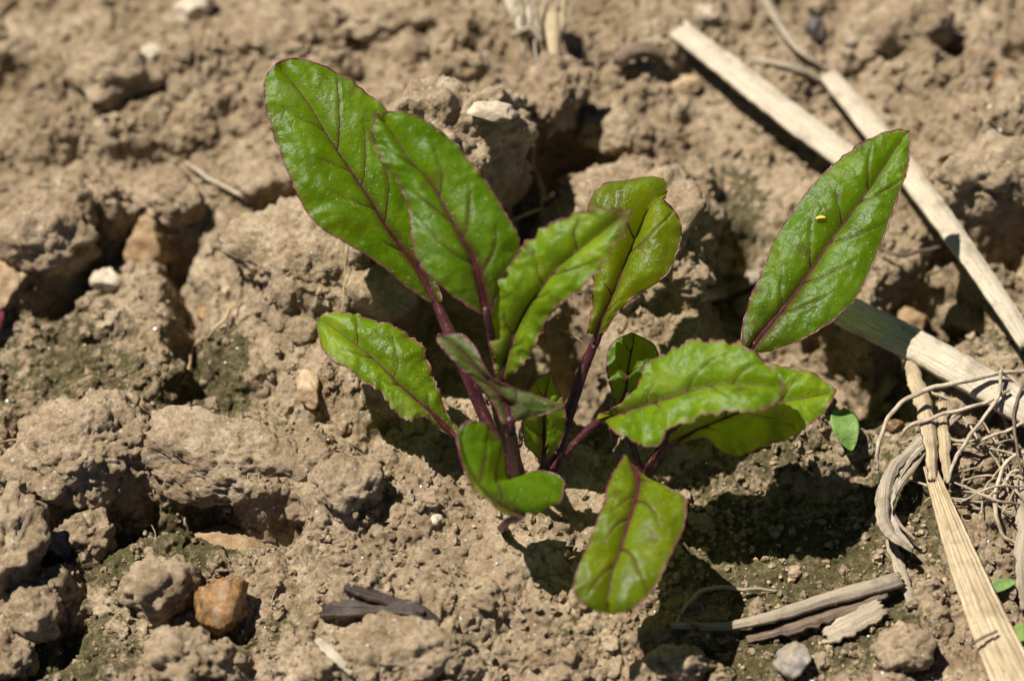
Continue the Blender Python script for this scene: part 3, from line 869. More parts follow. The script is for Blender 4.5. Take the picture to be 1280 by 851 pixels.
for i, (dx_, w_, tl_, tw_, dz_) in enumerate(((0, [6, 12, 14, 20, 24, 8], -.7, 1.7, 0), (9, [5, 9, 11, 14, 15, 6], .3, -1.2, -.8), (-7, [4, 6, 8, 10, 13, 5], -.2, 2.0, -.6), (16, [3, 5, 6, 8, 8, 4], .1, 1.0, -1.4))):
    ribbon('leaf_strip', pp([(1185 + dx_, 518, 3 + dz_, A_), (1150 + dx_, 552, 4 + dz_, A_), (1116 + dx_, 588 + i * 3, 4.2 + dz_, A_), (1102 + dx_ * .8, 632, 4 + dz_, A_), (1112 + dx_ * .7, 668 - i * 4, 3 + dz_, A_), (1138 + dx_ * .3, 690 - i * 5, 2 + dz_, A_)]),
           px2(w_), MAT[('straw_grey', 'straw', 'straw_grey', 'stem')[i]], cl, seed=17 + 7 * i, ragged=.3, thick=.3, curve=.30, tilt=tl_, twist=tw_, ridges=.08, wob=.9, k=21, n=90)
straw([(1112, 680, 1.2), (1124, 715, 1.2), (1140, 760, 1.0)], [12, 14, 10], 'straw_grey', 'thin grey strip below the crumpled dry leaf', 'dry leaf', 'dry_leaf', seed=18, ragged=.3, thick=.4, curve=.2)
straw([(1035, 796, .8), (1062, 782, 1.2), (1098, 762, 1.2)], [22, 34, 28], 'straw_grey', 'short flat straw scrap behind the jagged dry clod', seed=19, ragged=.25, thick=.6, curve=.1)
straw([(838, 786, 1.4), (900, 789, 1.8), (960, 779, 2.4), (1040, 756, 3.0), (1120, 735, 3.2)], [8, 10, 15, 19, 20], 'straw_grey', 'slightly bent dry straw lying on the moss under the drooping leaf', seed=22, ragged=.12, thick=.7, curve=.38, ridges=.14, tilt=.25)
straw([(935, 802, 1.0), (990, 788, 1.4), (1050, 768, 1.8), (1105, 748, 2.0)], [10, 16, 18, 10], 'twig', 'frayed dark fibre clinging under the bent dry straw', seed=23, ragged=.4, thick=.5, curve=.2)
stem([(842, 790, 1.0), (860, 760, 2.5), (885, 745, 3.0), (930, 743, 2.5), (972, 741, 1.0)], [3, 4, 4, 3, 2], 'straw_grey', 'thin arched grass stalk in the shadow of the drooping leaf')
stem([(1096, 588, 3, A_), (1098, 555, 6, A_), (1118, 512, 8, A_), (1150, 490, 9, A_), (1200, 478, 9, A_), (1250, 466, 8, A_), (1290, 463, 7, A_)], [3.4, 3.8, 4, 4.4, 4.8, 4, 4], 'stem', 'long arched grey stem looping over the thick pale straw')
stem([(1126, 546, 3, A_), (1136, 533, 5, A_), (1172, 520, 6.5, A_), (1220, 507, 7.5, A_), (1262, 488, 7.5, A_)], [3, 3.5, 3.5, 3.5, 3], 'stem', 'slender curved stem lying across the frayed golden blade')
stem([(1184, 604, 3, A_), (1196, 570, 5, A_), (1222, 532, 7, A_), (1246, 498, 8, A_), (1252, 462, 9, A_)], [3, 3.5, 3.5, 3.5, 3], 'stem', 'thin straight stalk crossing the curved stems')
stem([(1158, 508, 5, A_), (1188, 546, 4, A_), (1216, 552, 4, A_), (1252, 540, 5, A_), (1290, 524, 5, A_)], [2, 2.8, 3, 3, 3], 'stem', 'sagging stem under the thick pale straw')
stem([(1280, 478, 7, A_), (1268, 515, 6, A_), (1270, 555, 5, A_), (1277, 592, 3, A_)], [3, 3, 3, 2.5], 'twig', 'dark wiry twig hanging from the thick pale straw', 'twig', 'twig')
stem([(1192, 630, 1.5), (1215, 634, 2.2), (1245, 622, 3), (1265, 600, 3.5), (1292, 597, 3)], [2.6, 3, 3, 3, 3], 'stem', 'short curved stem right of the broad golden blade')
stem([(1292, 690, 2), (1256, 680, 2.5), (1242, 650, 3), (1243, 620, 4), (1256, 592, 5), (1290, 575, 5)], [3, 3.4, 3.8, 3.8, 3.6, 3], 'stem', 'looped dry stem right of the broad golden blade')
straw([(1272, 600, 2), (1278, 660, 2), (1275, 715, 2), (1280, 765, 1.5)], [14, 18, 16, 12], 'straw_grey', 'ragged grey strip beside the looped dry stem', seed=31, ragged=.35, thick=.6, curve=.3)
TANG = np.random.RandomState(9)
for i in range(34):
    ax, ay = TANG.uniform(1150, 1282), TANG.uniform(480, 640)
    an = TANG.uniform(-1.2, 1.4); ln = TANG.uniform(22, 52)
    dx, dy = math.cos(an) * ln, math.sin(an) * ln
    z0 = TANG.uniform(1.0, 3.5)
    stem([(ax - dx, ay - dy, z0), (ax + TANG.uniform(-9, 9), ay + TANG.uniform(-9, 9), z0 + 1.2), (ax + dx, ay + dy, z0)], [1.6, 2.6, 1.4], ('stem', 'straw_grey', 'straw_gold')[i % 3],
         'short thin broken stem in the straw tangle', 'stem', 'broken_stem', 'broken stems in the straw tangle', n=24, k=6, seed=i)
straw([(945, -12, 2.0), (968, 34, 3.0), (998, 76, 3.0), (1032, 98, 2.5)], [10, 13, 12, 8], 'straw_grey', 'twisted dry blade meeting the top of the slanting straw', 'dry leaf', 'dry_leaf', seed=33, ragged=.2, thick=.5, curve=.3, twist=1.4)
straw([(938, 78, 1.0), (985, 88, 1.4), (1042, 112, 1.4)], [7, 9, 7], 'straw_grey', 'thin dry strip lying under the twisted blade', 'dry leaf', 'dry_leaf', seed=34, ragged=.3, thick=.5, curve=.3)
straw([(630, -14, 8, A_), (642, 14, 9, A_), (656, 48, 10, A_)], [11, 13, 10], 'straw', 'leaning pale stubble stalk behind the crusty clod', 'stubble', 'stubble_stalk', seed=35, thick=1.2, curve=.3)
straw([(657, -14, 8, A_), (661, 10, 9, A_), (664, 34, 9, A_)], [11, 12, 8], 'straw', 'short upright stubble stalk beside the leaning one', 'stubble', 'stubble_stalk', seed=36, thick=1.2, curve=.3)
straw([(686, -16, 9, A_), (690, 22, 10, A_), (693, 76, 10, A_)], [16, 24, 12], 'straw_gold', 'broad golden stubble stalk rooted in the crumbly soil lump', 'stubble', 'stubble_stalk', seed=37, thick=1.0, curve=.35)
straw([(712, -16, 9, A_), (704, 14, 10, A_), (697, 46, 10, A_)], [8, 9, 6], 'straw_gold', 'narrow golden stubble blade against the broad stalk', 'stubble', 'stubble_stalk', seed=38, thick=.8, curve=.3)
straw([(640, 44, 11, A_), (664, 36, 12, A_), (676, 52, 11, A_)], [8, 9, 6], 'straw_grey', 'curled dry sheath around the stubble stalks', 'stubble', 'stubble_stalk', seed=39, thick=.6, curve=.3)
TUFT = np.random.RandomState(4)
for i in range(9):
    bx_ = 640 + 72 * i / 8 + TUFT.uniform(-6, 6)
    stem([(bx_ + TUFT.uniform(-14, 14), -16, 13, A_), (bx_ + TUFT.uniform(-5, 5), TUFT.uniform(8, 22), 12, A_), (674 + (bx_ - 674) * .7, TUFT.uniform(40, 84), 8, A_)], [1.5, 2.4, 2.0], ('straw', 'straw_gold', 'straw_grey')[i % 3],
         'wispy dry fibre in the stubble tuft behind the crusty clod', 'stubble', 'stubble_fibre', 'wispy fibres of the stubble tuft', n=24, k=6, seed=80 + i)
straw([(770, 88, 4), (800, 80, 5), (828, 84, 4)], [14, 20, 12], 'twig', 'short brown bark piece beside the crumbly soil lump', 'bark', 'bark_piece', seed=40, thick=2, curve=.2, ragged=.2)
straw([(868, 380, 2), (905, 372, 2.5), (950, 352, 2.5)], [16, 22, 18], 'straw_grey', 'half shaded straw end beside the tall ragged clod', seed=41, thick=1, curve=.2, ragged=.1)
stem([(1095, 318, 3), (1118, 330, 3.5), (1150, 326, 3.5), (1190, 316, 3)], [3, 4, 4, 3], 'twig', 'brown twig beside the edge of the pointed leaf', 'twig', 'twig')
stem([(232, 208, 1.5), (262, 230, 2.2), (298, 250, 2.2), (338, 262, 1.5)], [3, 4.5, 4.5, 4], 'stem', 'smooth dry stem lying left of the tallest leaf')
stem([(302, 352, 2.5), (298, 382, 2.5), (270, 420, 2.5), (244, 440, 2), (233, 472, .6)], [1.6, 2.4, 2.6, 2.4, 2], 'root', 'bent fine root hanging from the broad pale clod', 'root', 'fine_root', n=50, wob=.8)
stem([(355, 317, 15, A_), (385, 308, 17, A_), (416, 293, 18, A_)], [.7, .9, .8], 'root', 'hair thin root under the edge of the tallest leaf', 'root', 'fine_root', wob=.8, n=30)
stem([(428, 296, 15, A_), (431, 345, 11, A_), (426, 394, 8, A_)], [.9, 1.1, .9], 'root', 'hair thin vertical root above the low left leaf', 'root', 'fine_root', wob=.4, n=30)
stem([(668, 160, 6, A_), (666, 196, 2, A_), (676, 236, -1, A_), (678, 270, -2, A_)], [3.5, 3, 4, 2.5], 'root', 'thick pale root hanging in the dark root hollow', 'root', 'fine_root', wob=1.0)
stem([(631, 226, 5, A_), (636, 258, 1, A_), (648, 290, -3, A_)], [2, 2.2, 1.6], 'root', 'thin pale root at the edge of the root hollow', 'root', 'fine_root')
stem([(640, 276, 0, A_), (668, 264, 0, A_), (700, 258, 0, A_)], [2.5, 3.5, 2.5], 'root', 'root lying across the floor of the root hollow', 'root', 'fine_root')
stem([(700, 412, 8, A_), (714, 418, 8.5, A_), (728, 428, 8, A_)], [1.2, 1.4, 1], 'root', 'short hair root beside the stalk of the puckered leaf', 'root', 'fine_root', n=24)
stem([(765, 500, 4, A_), (762, 525, 3, A_), (764, 548, 1, A_)], [.9, 1, .8], 'root', 'hair root under the wavy front leaf', 'root', 'fine_root', n=24)
stem([(-6, 562, 2), (22, 558, 2.6), (46, 556, 1.6)], [2.2, 2.6, 1.6], 'root', 'pale root stub on the wide domed clod', 'root', 'fine_root', n=24)
straw([(398, 802, .8), (415, 820, 1), (440, 842, .8)], [9, 13, 9], 'straw', 'small pale straw chip beside the flat broken clod', seed=45, thick=.5, curve=.1, ragged=.2)
FIB = np.random.RandomState(21)
for i in range(14):
    ax, ay = FIB.uniform(60, 1000), FIB.uniform(560, 840) if i % 2 else FIB.uniform(30, 330)
    an = FIB.uniform(0, 6.28); ln = FIB.uniform(8, 22)
    stem([(ax - math.cos(an) * ln, ay - math.sin(an) * ln, .5), (ax + FIB.uniform(-4, 4), ay + FIB.uniform(-4, 4), .9), (ax + math.cos(an) * ln, ay + math.sin(an) * ln, .5)], [.5, .9, .5], 'straw',
         'short pale plant fibre lying on bare soil', 'fibre', 'plant_fibre', 'loose plant fibres on the soil', n=18, k=5, seed=60 + i)
stem([(1212, 806, 7.2, A_), (1228, 797, 7.6, A_), (1247, 788, 7.4, A_)], [2.2, 3, 2], 'twig', 'tiny dark twig lying across the broad golden blade', 'twig', 'twig', n=20, k=7)
# the dark wood chip: a forked, splintered piece
wc = empty('wood_chip', G(480, 765))
tag(wc, 'dark forked wood chip lying behind the flat broken clod', 'wood chip')
ribbon('splinter', pp([(411, 762, .8), (440, 764, 1.4), (475, 764, 1.6), (515, 766, 1.6), (549, 781, .8)]), px2([28, 26, 20, 22, 12]), MAT['char'], wc, thick=1.0, curve=.16, ragged=.12, ridges=.16, wob=.4, seed=51)
ribbon('splinter', pp([(433, 738, 1.2), (458, 748, 2.0), (495, 761, 2.2), (530, 771, 1.6)]), px2([10, 16, 12, 5]), MAT['char'], wc, thick=1.0, curve=.2, ragged=.12, ridges=.16, wob=.4, seed=52)

# ------------------------------------------------------------------ leaves
def leaf_surface(rows, nt, ns, ruffle, teeth, seed, pucker):
    L = np.array([P(*r[0]) for r in rows]); M = np.array([P(*r[1]) for r in rows]); R = np.array([P(*r[2]) for r in rows])
    allp = np.concatenate([L, M, R], 1)
    d = np.sqrt(np.linalg.norm(np.diff(M, axis=0), axis=1) + .25 * (np.linalg.norm(np.diff(L, axis=0), axis=1) + np.linalg.norm(np.diff(R, axis=0), axis=1)))
    k = np.concatenate([[0], np.cumsum(d)]); k /= k[-1]
    t = 1 - (1 - np.linspace(0, 1, nt)) ** 1.25
    A = cat_at(allp, k, t)
    L, M, R = A[:, :3], A[:, 3:6], A[:, 6:]
    s = np.sin(np.linspace(-1, 1, ns) * np.pi / 2 * .82) / np.sin(np.pi / 2 * .82)
    wl = np.linalg.norm(L - M, axis=1); wr = np.linalg.norm(R - M, axis=1)
    sl = np.abs(s)[None]
    side = np.where(s[None, :, None] < 0, (L - M)[:, None], (R - M)[:, None])
    # soft join across the midrib: straight wings plus a shallow trough
    S = M[:, None] + side * sl[..., None]
    arc = np.concatenate([[0], np.cumsum(np.linalg.norm(np.diff(M, axis=0), axis=1))])
    w = np.where(s[None] < 0, wl[:, None], wr[:, None])
    nor = np.cross(np.gradient(M, axis=0), R - L); nor /= np.linalg.norm(nor, axis=1)[:, None] + 1e-9
    nor[nor[:, 2] < 0] *= -1
    ysg = s[None] * w
    XX = np.broadcast_to(arc[:, None], ysg.shape)
    arch = .16 * w * np.sin(np.pi * sl ** .9)                     # wings belly up either side of the trough
    dsp = pucker * arch
    dsp = dsp - .45 * np.exp(-(ysg / .9) ** 2) * np.clip(w / 4, 0, 1)
    dsp = dsp + .62 * fbm2(XX / 5.5 + seed * 3.1, ysg / 5.5, seed, 3) * np.clip(sl * 1.6, 0, 1)
    dsp = dsp + ruffle * sl ** 2.5 * fbm2(XX / 4.5 + seed * 1.7, np.sign(s)[None] * 5 + XX * 0 + seed, seed + 4, 2) * 1.6
    veins = []; vf = np.zeros_like(ysg)
    rs_ = np.random.RandomState(seed)
    Ltot = arc[-1]
    nv = max(2, int(Ltot / 12))
    for i in range(nv):
        for sg in (-1, 1):
            xi = Ltot * (.10 + .66 * (i + (.25 if sg > 0 else .7) + rs_.uniform(-.25, .25)) / nv)
            wi = np.interp(xi, arc, wl if sg < 0 else wr)
            if wi < 2.0: continue
            ym = wi * rs_.uniform(.45, .85)
            k1, k2 = rs_.uniform(.55, .95), rs_.uniform(.2, .9)
            veins.append((xi, sg, ym, k1, k2))
            y = np.abs(ysg)
            xv = xi + k1 * y + k2 * y * y / max(ym, 1)
            dd = np.abs(XX - xv) / 1.5
            mask = (np.sign(ysg) == sg) * np.clip((ym * 1.1 - y) / (ym * .4), 0, 1)
            dsp = dsp - .50 * np.exp(-(dd / .5) ** 2) * mask + .26 * np.exp(-(dd / 1.7) ** 2) * mask
            vf = np.maximum(vf, np.exp(-(dd / .55) ** 2) * mask * rs_.uniform(.35, .8))
    S = S + nor[:, None] * dsp[..., None]
    # small teeth on the margin
    crs = side / (np.linalg.norm(side, axis=2)[..., None] + 1e-9)
    tt = teeth * fbm2(XX / 1.6 + seed, np.sign(s)[None] * 3 + XX * 0, seed + 8, 2) * 1.3 * np.clip((sl - .75) / .25, 0, 1) * np.clip(w / 3, 0, 1)
    S = S + crs * tt[..., None]
    return S, t, s, arc, wl, wr, nor, veins, XX, ysg, sl, vf

def surf_at(S, arc, s, wl, wr, x, y):
    i = np.interp(x, arc, np.arange(len(arc)))
    w = np.where(y < 0, np.interp(x, arc, wl), np.interp(x, arc, wr)) + 1e-6
    j = np.interp(np.clip(y / w, -.97, .97), s, np.arange(len(s)))
    i0 = np.clip(i.astype(int), 0, S.shape[0] - 2); j0 = np.clip(j.astype(int), 0, S.shape[1] - 2)
    u = (i - i0)[:, None]; v = (j - j0)[:, None]
    return S[i0, j0] * (1 - u) * (1 - v) + S[i0 + 1, j0] * u * (1 - v) + S[i0, j0 + 1] * (1 - u) * v + S[i0 + 1, j0 + 1] * u * v

CROWNS = [P(655, 612, -3), P(806, 604, -4)]
PLANTS = [empty('beet_seedling', CROWNS[0]), empty('beet_seedling', CROWNS[1])]
tag(PLANTS[0], 'larger young beet plant with two tall leaves and dark red stalks', 'plant', 'beet seedlings')
tag(PLANTS[1], 'smaller beet plant with a long pointed leaf and a drooping oval leaf', 'plant', 'beet seedlings')
SECOND = (PLANTS[1], CROWNS[1])

def leaf(rows, petiole, pr, mat='leaf', label=None, nt=170, ns=61, ruffle=.35, teeth=.25, seed=1, pucker=1.0, flush=.5, rim=.25, vr=.24, petmat='petiole', pflat=.8, tipmm=0.0, owner=None):
    plant, CROWN = owner or (PLANTS[0], CROWNS[0])
    S, t, s, arc, wl, wr, nor, veins, XX, ysg, sl, vf = leaf_surface(rows, nt, ns, ruffle, teeth, seed, pucker)
    Ltot = arc[-1]
    fl = np.clip(1 - np.abs(ysg) / (.6 + 2.2 * np.clip(1 - XX / (.75 * Ltot), 0, 1)), 0, 1) * np.clip(1.1 - XX / (.9 * Ltot), 0, 1)
    fl = np.maximum(fl, vf * .6 * np.clip(1.3 - XX / Ltot, 0, 1))
    fl = np.clip(np.maximum(fl * flush * 1.2, flush * np.clip(1 - XX / (Ltot * .22), 0, 1) ** 1.3 * np.clip(1.2 - sl, 0, 1)), 0, .95)
    if tipmm: fl = np.maximum(fl, .85 * np.exp(-((Ltot - XX) / tipmm) ** 2))
    edge_mm = (1 - sl) * np.where(ysg < 0, wl[:, None], wr[:, None])
    rm = rim * np.exp(-(edge_mm / .7) ** 2) * (.5 + noise2(XX / 3 + seed, ysg * .1, seed + 2))
    rm = np.maximum(rm, .75 * np.exp(-((Ltot - XX) / 1.0) ** 2) * rim * 1.6)
    V = S.reshape(-1, 3)
    uv = np.stack(np.broadcast_arrays((arc / 20)[:, None], (s * .5 + .5)[None]), -1).reshape(-1, 2)
    org = S[0, ns // 2]
    lf = mesh_np('leaf', V, grid_faces(nt, ns), MAT[mat], plant, True, uv, {'flush': np.clip(fl, 0, 1), 'rim': np.clip(rm, 0, 1)}, origin=org)
    if label: lf['label'] = label
    # midrib, side veins, margin
    xm = np.linspace(.2, Ltot * .96, 70)
    cm = surf_at(S, arc, s, wl, wr, xm, xm * 0)
    rr = np.interp(xm / Ltot, [0, .25, .7, 1], [pr * .75, vr * 1.9, vr * 1.0, vr * .35])
    v, f, u2 = tube_geo(cm, rr, 8, .7, .2, seed)
    mesh_np('midrib', v, f, MAT['vein'], lf, True, u2, origin=org)
    rs_v = np.random.RandomState(seed + 50)
    for (xi, sg, ym, k1, k2) in veins:
        y = np.linspace(0, ym, 26)
        wob = .9 * noise2(y * .45 + xi, y * 0 + seed, seed) * np.clip(y / 2, 0, 1)
        x = xi + k1 * y + k2 * y * y / max(ym, 1) + wob
        ok = x < Ltot * .94
        if ok.sum() < 6: continue
        c = surf_at(S, arc, s, wl, wr, x[ok], sg * y[ok])
        n_ = len(c)
        v, f, u2 = tube_geo(c, vr * rs_v.uniform(.5, .8) * np.linspace(1.0, .18, n_), 6, .6)
        mesh_np('vein', v, f, MAT['vein'], lf, True, u2, origin=org)
    loop = np.concatenate([S[:, 0], S[::-1, -1]])
    keep = np.concatenate([[True], np.linalg.norm(np.diff(loop, axis=0), axis=1) > .02]); loop = loop[keep]
    mr = .13 + .09 * fbm2(np.arange(len(loop)) / 14.0, np.zeros(len(loop)) + seed, seed, 2)
    v, f, u2 = tube_geo(loop, np.clip(mr, .06, .3), 6)
    mesh_np('margin', v, f, MAT['margin'], lf, True, u2, origin=org)
    # stalk
    pts = [S[min(6, nt - 1), ns // 2], org] + [P(*q) for q in petiole] + [CROWN + np.array([0, 0, 1.0])]
    tube('petiole', pts, [pr * .6, pr * .75, pr * .85, pr * .9, pr * 1.15], MAT[petmat], lf, n=44, k=12, flat=pflat, rough=.15, seed=seed, origin=org)
    return lf

def rows(z, zl, zr, data, tip):
    """z list per row for the midrib; zl, zr = height of the edges over it"""
    n = len(data) + 1
    zz = np.interp(np.linspace(0, 1, n), np.linspace(0, 1, len(z)), z)
    out = []
    for i, (l, m, r) in enumerate(data):
        e = min(1.0, (n - 1 - i) / 3.0)
        a = zl[min(i, len(zl) - 1)] if isinstance(zl, list) else zl
        b = zr[min(i, len(zr) - 1)] if isinstance(zr, list) else zr
        out.append(((l[0], l[1], zz[i] + a * e), (m[0], m[1], zz[i]), (r[0], r[1], zz[i] + b * e)))
    tp = (tip[0], tip[1], zz[-1])
    out.append((tp, tp, tp))
    return out

# tallest leaf, top left
leaf(rows([23, 30, 37, 43, 48, 50], 1.0, 1.5, [((536, 378), (545, 378), (553, 376)), ((505, 355), (525, 340), (540, 325)), ((470, 327), (503, 311), (530, 278)), ((432, 304), (482, 282), (522, 235)),
     ((398, 282), (461, 247), (508, 190)), ((375, 248), (437, 211), (482, 139)), ((355, 203), (413, 175), (452, 111)), ((338, 155), (390, 136), (420, 90)), ((330, 120), (366, 103), (388, 77)), ((333, 95), (352, 86), (366, 73))], (345, 79)),
     [(571, 438, 18), (602, 512, 10), (634, 580, 3)], 1.55, 'leaf', 'tall broad leaf leaning furthest from the crown, purple along its rim', seed=2, ruffle=.3, teeth=.14, flush=.8, rim=.45)
# second tall leaf
leaf(rows([36, 41, 46, 51, 55, 57], 1.0, .8, [((603, 393), (609, 396), (615, 392)), ((580, 379), (604, 372), (628, 352)), ((556, 361), (599, 350), (646, 318)), ((533, 340), (592, 325), (650, 300)), ((518, 310), (580, 302), (637, 275)),
     ((513, 265), (562, 270), (616, 240)), ((497, 225), (541, 232), (594, 210)), ((476, 200), (519, 207), (572, 182)), ((466, 170), (497, 177), (545, 159)), ((467, 152), (484, 158), (514, 143)), ((468, 145), (475, 147), (485, 140))], (470, 141)),
     [(618, 440, 28), (631, 500, 18), (645, 575, 5)], 1.15, 'leaf', 'tall leaf overlapping the tallest one, with a deep purple base', seed=5, ruffle=.6, teeth=.35, flush=1.0, rim=.45)
# wavy central leaf
leaf(rows([24, 32, 40, 46, 50, 51], 1.5, 0.5, [((619, 468), (625, 474), (632, 472)), ((615, 440), (634, 446), (654, 455)), ((611, 400), (645, 412), (670, 430)), ((615, 370), (658, 386), (684, 400)), ((632, 341), (674, 364), (698, 380)),
     ((655, 308), (694, 337), (724, 364)), ((682, 284), (718, 316), (748, 335)), ((714, 269), (742, 297), (766, 310)), ((748, 262), (764, 281), (778, 292)), ((772, 261), (776, 271), (784, 278))], (788, 261)),
     [(631, 515, 17), (645, 575, 5)], .95, 'leaf_light', 'wavy leaf with a pointed dark purple tip', seed=7, tipmm=4.5, ruffle=1.2, teeth=.7, flush=.5, rim=.45)
# puckered leaf
leaf(rows([20, 26, 31, 34, 35, 33], 0.5, 1.5, [((736, 415), (747, 418), (757, 414)), ((738, 395), (753, 397), (770, 393)), ((741, 365), (765, 370), (798, 366)), ((741, 330), (779, 335), (834, 342)), ((738, 295), (791, 306), (850, 303)),
     ((736, 262), (801, 283), (850, 275)), ((744, 240), (806, 270), (842, 262)), ((762, 227), (812, 259), (833, 254)), ((788, 222), (818, 251), (831, 250)), ((812, 221), (823, 247), (831, 248)), ((827, 226), (828, 244), (832, 246))], (833, 240)),
     [(727, 468, 13), (703, 542, 5), (682, 590, 1)], 1.35, 'leaf_yellow', 'puckered leaf with a notched glossy tip', seed=9, ruffle=1.1, teeth=.2, pucker=2.0, flush=.6, rim=.4)
# pointed leaf on the right
leaf(rows([17, 21, 25, 28.5, 31, 31], 1.5, -0.5, [((926, 430), (937, 437), (950, 441)), ((929, 405), (950, 420), (975, 436)), ((940, 368), (970, 396), (1008, 422)), ((957, 330), (996, 364), (1042, 400)), ((968, 300), (1018, 332), (1070, 372)),
     ((990, 265), (1043, 295), (1091, 330)), ((1016, 231), (1067, 263), (1108, 287)), ((1045, 203), (1088, 234), (1124, 243)), ((1076, 179), (1106, 207), (1134, 210)), ((1104, 167), (1120, 185), (1137, 183)), ((1122, 163), (1129, 173), (1137, 172))], (1136, 165)),
     [(885, 485, 13), (835, 548, 5)], 1.1, 'leaf', 'long pointed leaf standing apart from the others', seed=12, owner=SECOND, ruffle=.35, teeth=.18, flush=.75, rim=.45)
# wavy front leaf to the right
leaf(rows([16, 23, 29, 32, 33, 32.5], 2.0, 1.0, [((752, 519), (750, 524), (756, 530)), ((768, 509), (768, 518), (768, 538)), ((792, 484), (792, 510), (793, 552)), ((816, 453), (818, 502), (820, 557)), ((843, 438), (844, 494), (842, 536)),
     ((866, 424), (868, 486), (864, 523)), ((890, 428), (892, 480), (886, 517)), ((916, 429), (916, 479), (912, 515)), ((940, 439), (938, 479), (938, 517)), ((962, 456), (958, 480), (962, 506)), ((974, 470), (970, 482), (974, 496))], (980, 484)),
     [(716, 556, 10), (690, 586, 2)], 1.0, 'leaf_light', 'wavy edged leaf spreading over a shaded leaf below it', seed=15, ruffle=1.0, teeth=.65, flush=.5, rim=.5)
# shaded leaf beneath it
leaf(rows([12, 18, 21, 22.5, 22.5], 1.0, .5, [((835, 548), (838, 556), (846, 556)), ((862, 520), (870, 538), (880, 547)), ((885, 495), (898, 525), (908, 567)), ((912, 475), (925, 515), (938, 564)), ((945, 460), (955, 507), (968, 552)),
     ((975, 457), (982, 500), (997, 543)), ((1003, 462), (1008, 496), (1018, 526)), ((1028, 473), (1028, 492), (1036, 508))], (1045, 488)),
     [(815, 577, 5)], 1.0, 'leaf_light', 'leaf half shaded by the wavy edged leaf above it', seed=18, owner=SECOND, ruffle=.6, teeth=.35, flush=.35, rim=.3)
# low left leaf
leaf(rows([11, 15, 18, 20, 20, 19], .6, -.4, [((574, 540), (570, 546), (564, 546)), ((556, 510), (551, 527), (544, 532)), ((548, 487), (533, 510), (530, 520)), ((541, 470), (515, 494), (512, 526)), ((532, 445), (497, 478), (492, 513)),
     ((524, 427), (478, 458), (477, 491)), ((500, 412), (458, 440), (457, 478)), ((474, 402), (438, 424), (437, 462)), ((448, 393), (420, 411), (415, 450)), ((424, 391), (406, 402), (401, 430)), ((406, 394), (400, 401), (397, 414))], (398, 400)),
     [(598, 573, 6), (632, 600, 1)], .8, 'leaf_light', 'low leaf with a toothed rim spreading away to the side', seed=21, ruffle=.7, teeth=.65, flush=.45, rim=.35)
# drooping lower leaf
leaf(rows([12, 17, 20, 21, 20, 17], 1.5, 1.0, [((781, 567), (787, 574), (793, 576)), ((772, 584), (796, 590), (806, 593)), ((761, 604), (798, 606), (830, 609)), ((754, 632), (793, 628), (855, 621)), ((742, 662), (783, 660), (855, 655)),
     ((730, 693), (775, 688), (842, 685)), ((719, 722), (766, 712), (829, 713)), ((718, 740), (762, 735), (815, 738)), ((730, 755), (760, 752), (796, 757)), ((745, 763), (761, 761), (776, 764))], (762, 767)),
     [(792, 588, 6), (800, 598, 1)], .75, 'leaf_yellow', 'drooping smooth oval leaf with a purple midrib', seed=24, owner=SECOND, vr=.42, ruffle=.15, teeth=.06, flush=.6, rim=.35)
# folded cup leaf in front of the crown
leaf(rows([20, 24, 27, 30, 32], [1, 1, 1, .5, .5, .5], [0, -2, -5, -7, -7, -6, -4, -3, -2], [((655, 646), (652, 641), (668, 645)), ((640, 645), (642, 639), (700, 624)), ((624, 638), (626, 630), (704, 598)), ((608, 627), (612, 619), (672, 588)), ((595, 612), (600, 606), (638, 600)),
     ((585, 595), (590, 590), (632, 578)), ((577, 575), (582, 572), (629, 558)), ((572, 555), (577, 555), (619, 540)), ((572, 540), (577, 541), (604, 528))], (584, 526)),
     [(634, 652, 12), (628, 660, 5), (636, 655, -2)], 1.15, 'leaf', 'small leaf folded into a cup in front of the crown', seed=27, ruffle=.15, teeth=.1, pucker=.5, flush=.4, rim=.35, nt=120, ns=41)
# twisted leaf showing its brownish base
leaf(rows([25, 29, 32, 34, 35], [.5, .5, .5, 1], [0, 0, -2, -2, 0, 1, 1], [((628, 530), (638, 530), (648, 526)), ((618, 506), (634, 506), (690, 514)), ((606, 490), (625, 494), (703, 507)), ((592, 474), (612, 480), (664, 492)), ((579, 463), (598, 463), (618, 474)),
     ((566, 450), (585, 447), (603, 453)), ((555, 437), (572, 434), (592, 432)), ((547, 425), (558, 424), (575, 418))], (548, 418)),
     [(642, 562, 17), (646, 592, 6)], 1.5, 'leaf_dull', 'twisted leaf with a brownish purple base', seed=30, ruffle=.2, teeth=.1, pucker=.6, flush=.62, rim=.35, nt=110, ns=41, pflat=.6)
# small inner leaf
leaf(rows([6, 12, 18, 21, 22], .5, .5, [((674, 575), (680, 577), (686, 575)), ((657, 552), (680, 556), (700, 556)), ((653, 530), (680, 530), (707, 530)), ((656, 505), (681, 505), (705, 505)), ((662, 485), (683, 487), (698, 488)), ((674, 472), (686, 475), (693, 477))], (689, 465)),
     [(672, 592, 1)], .8, 'leaf_light', 'small inner leaf tucked between the stalks', seed=33, ruffle=.4, teeth=.3, flush=.6, rim=.35, nt=90, ns=41)
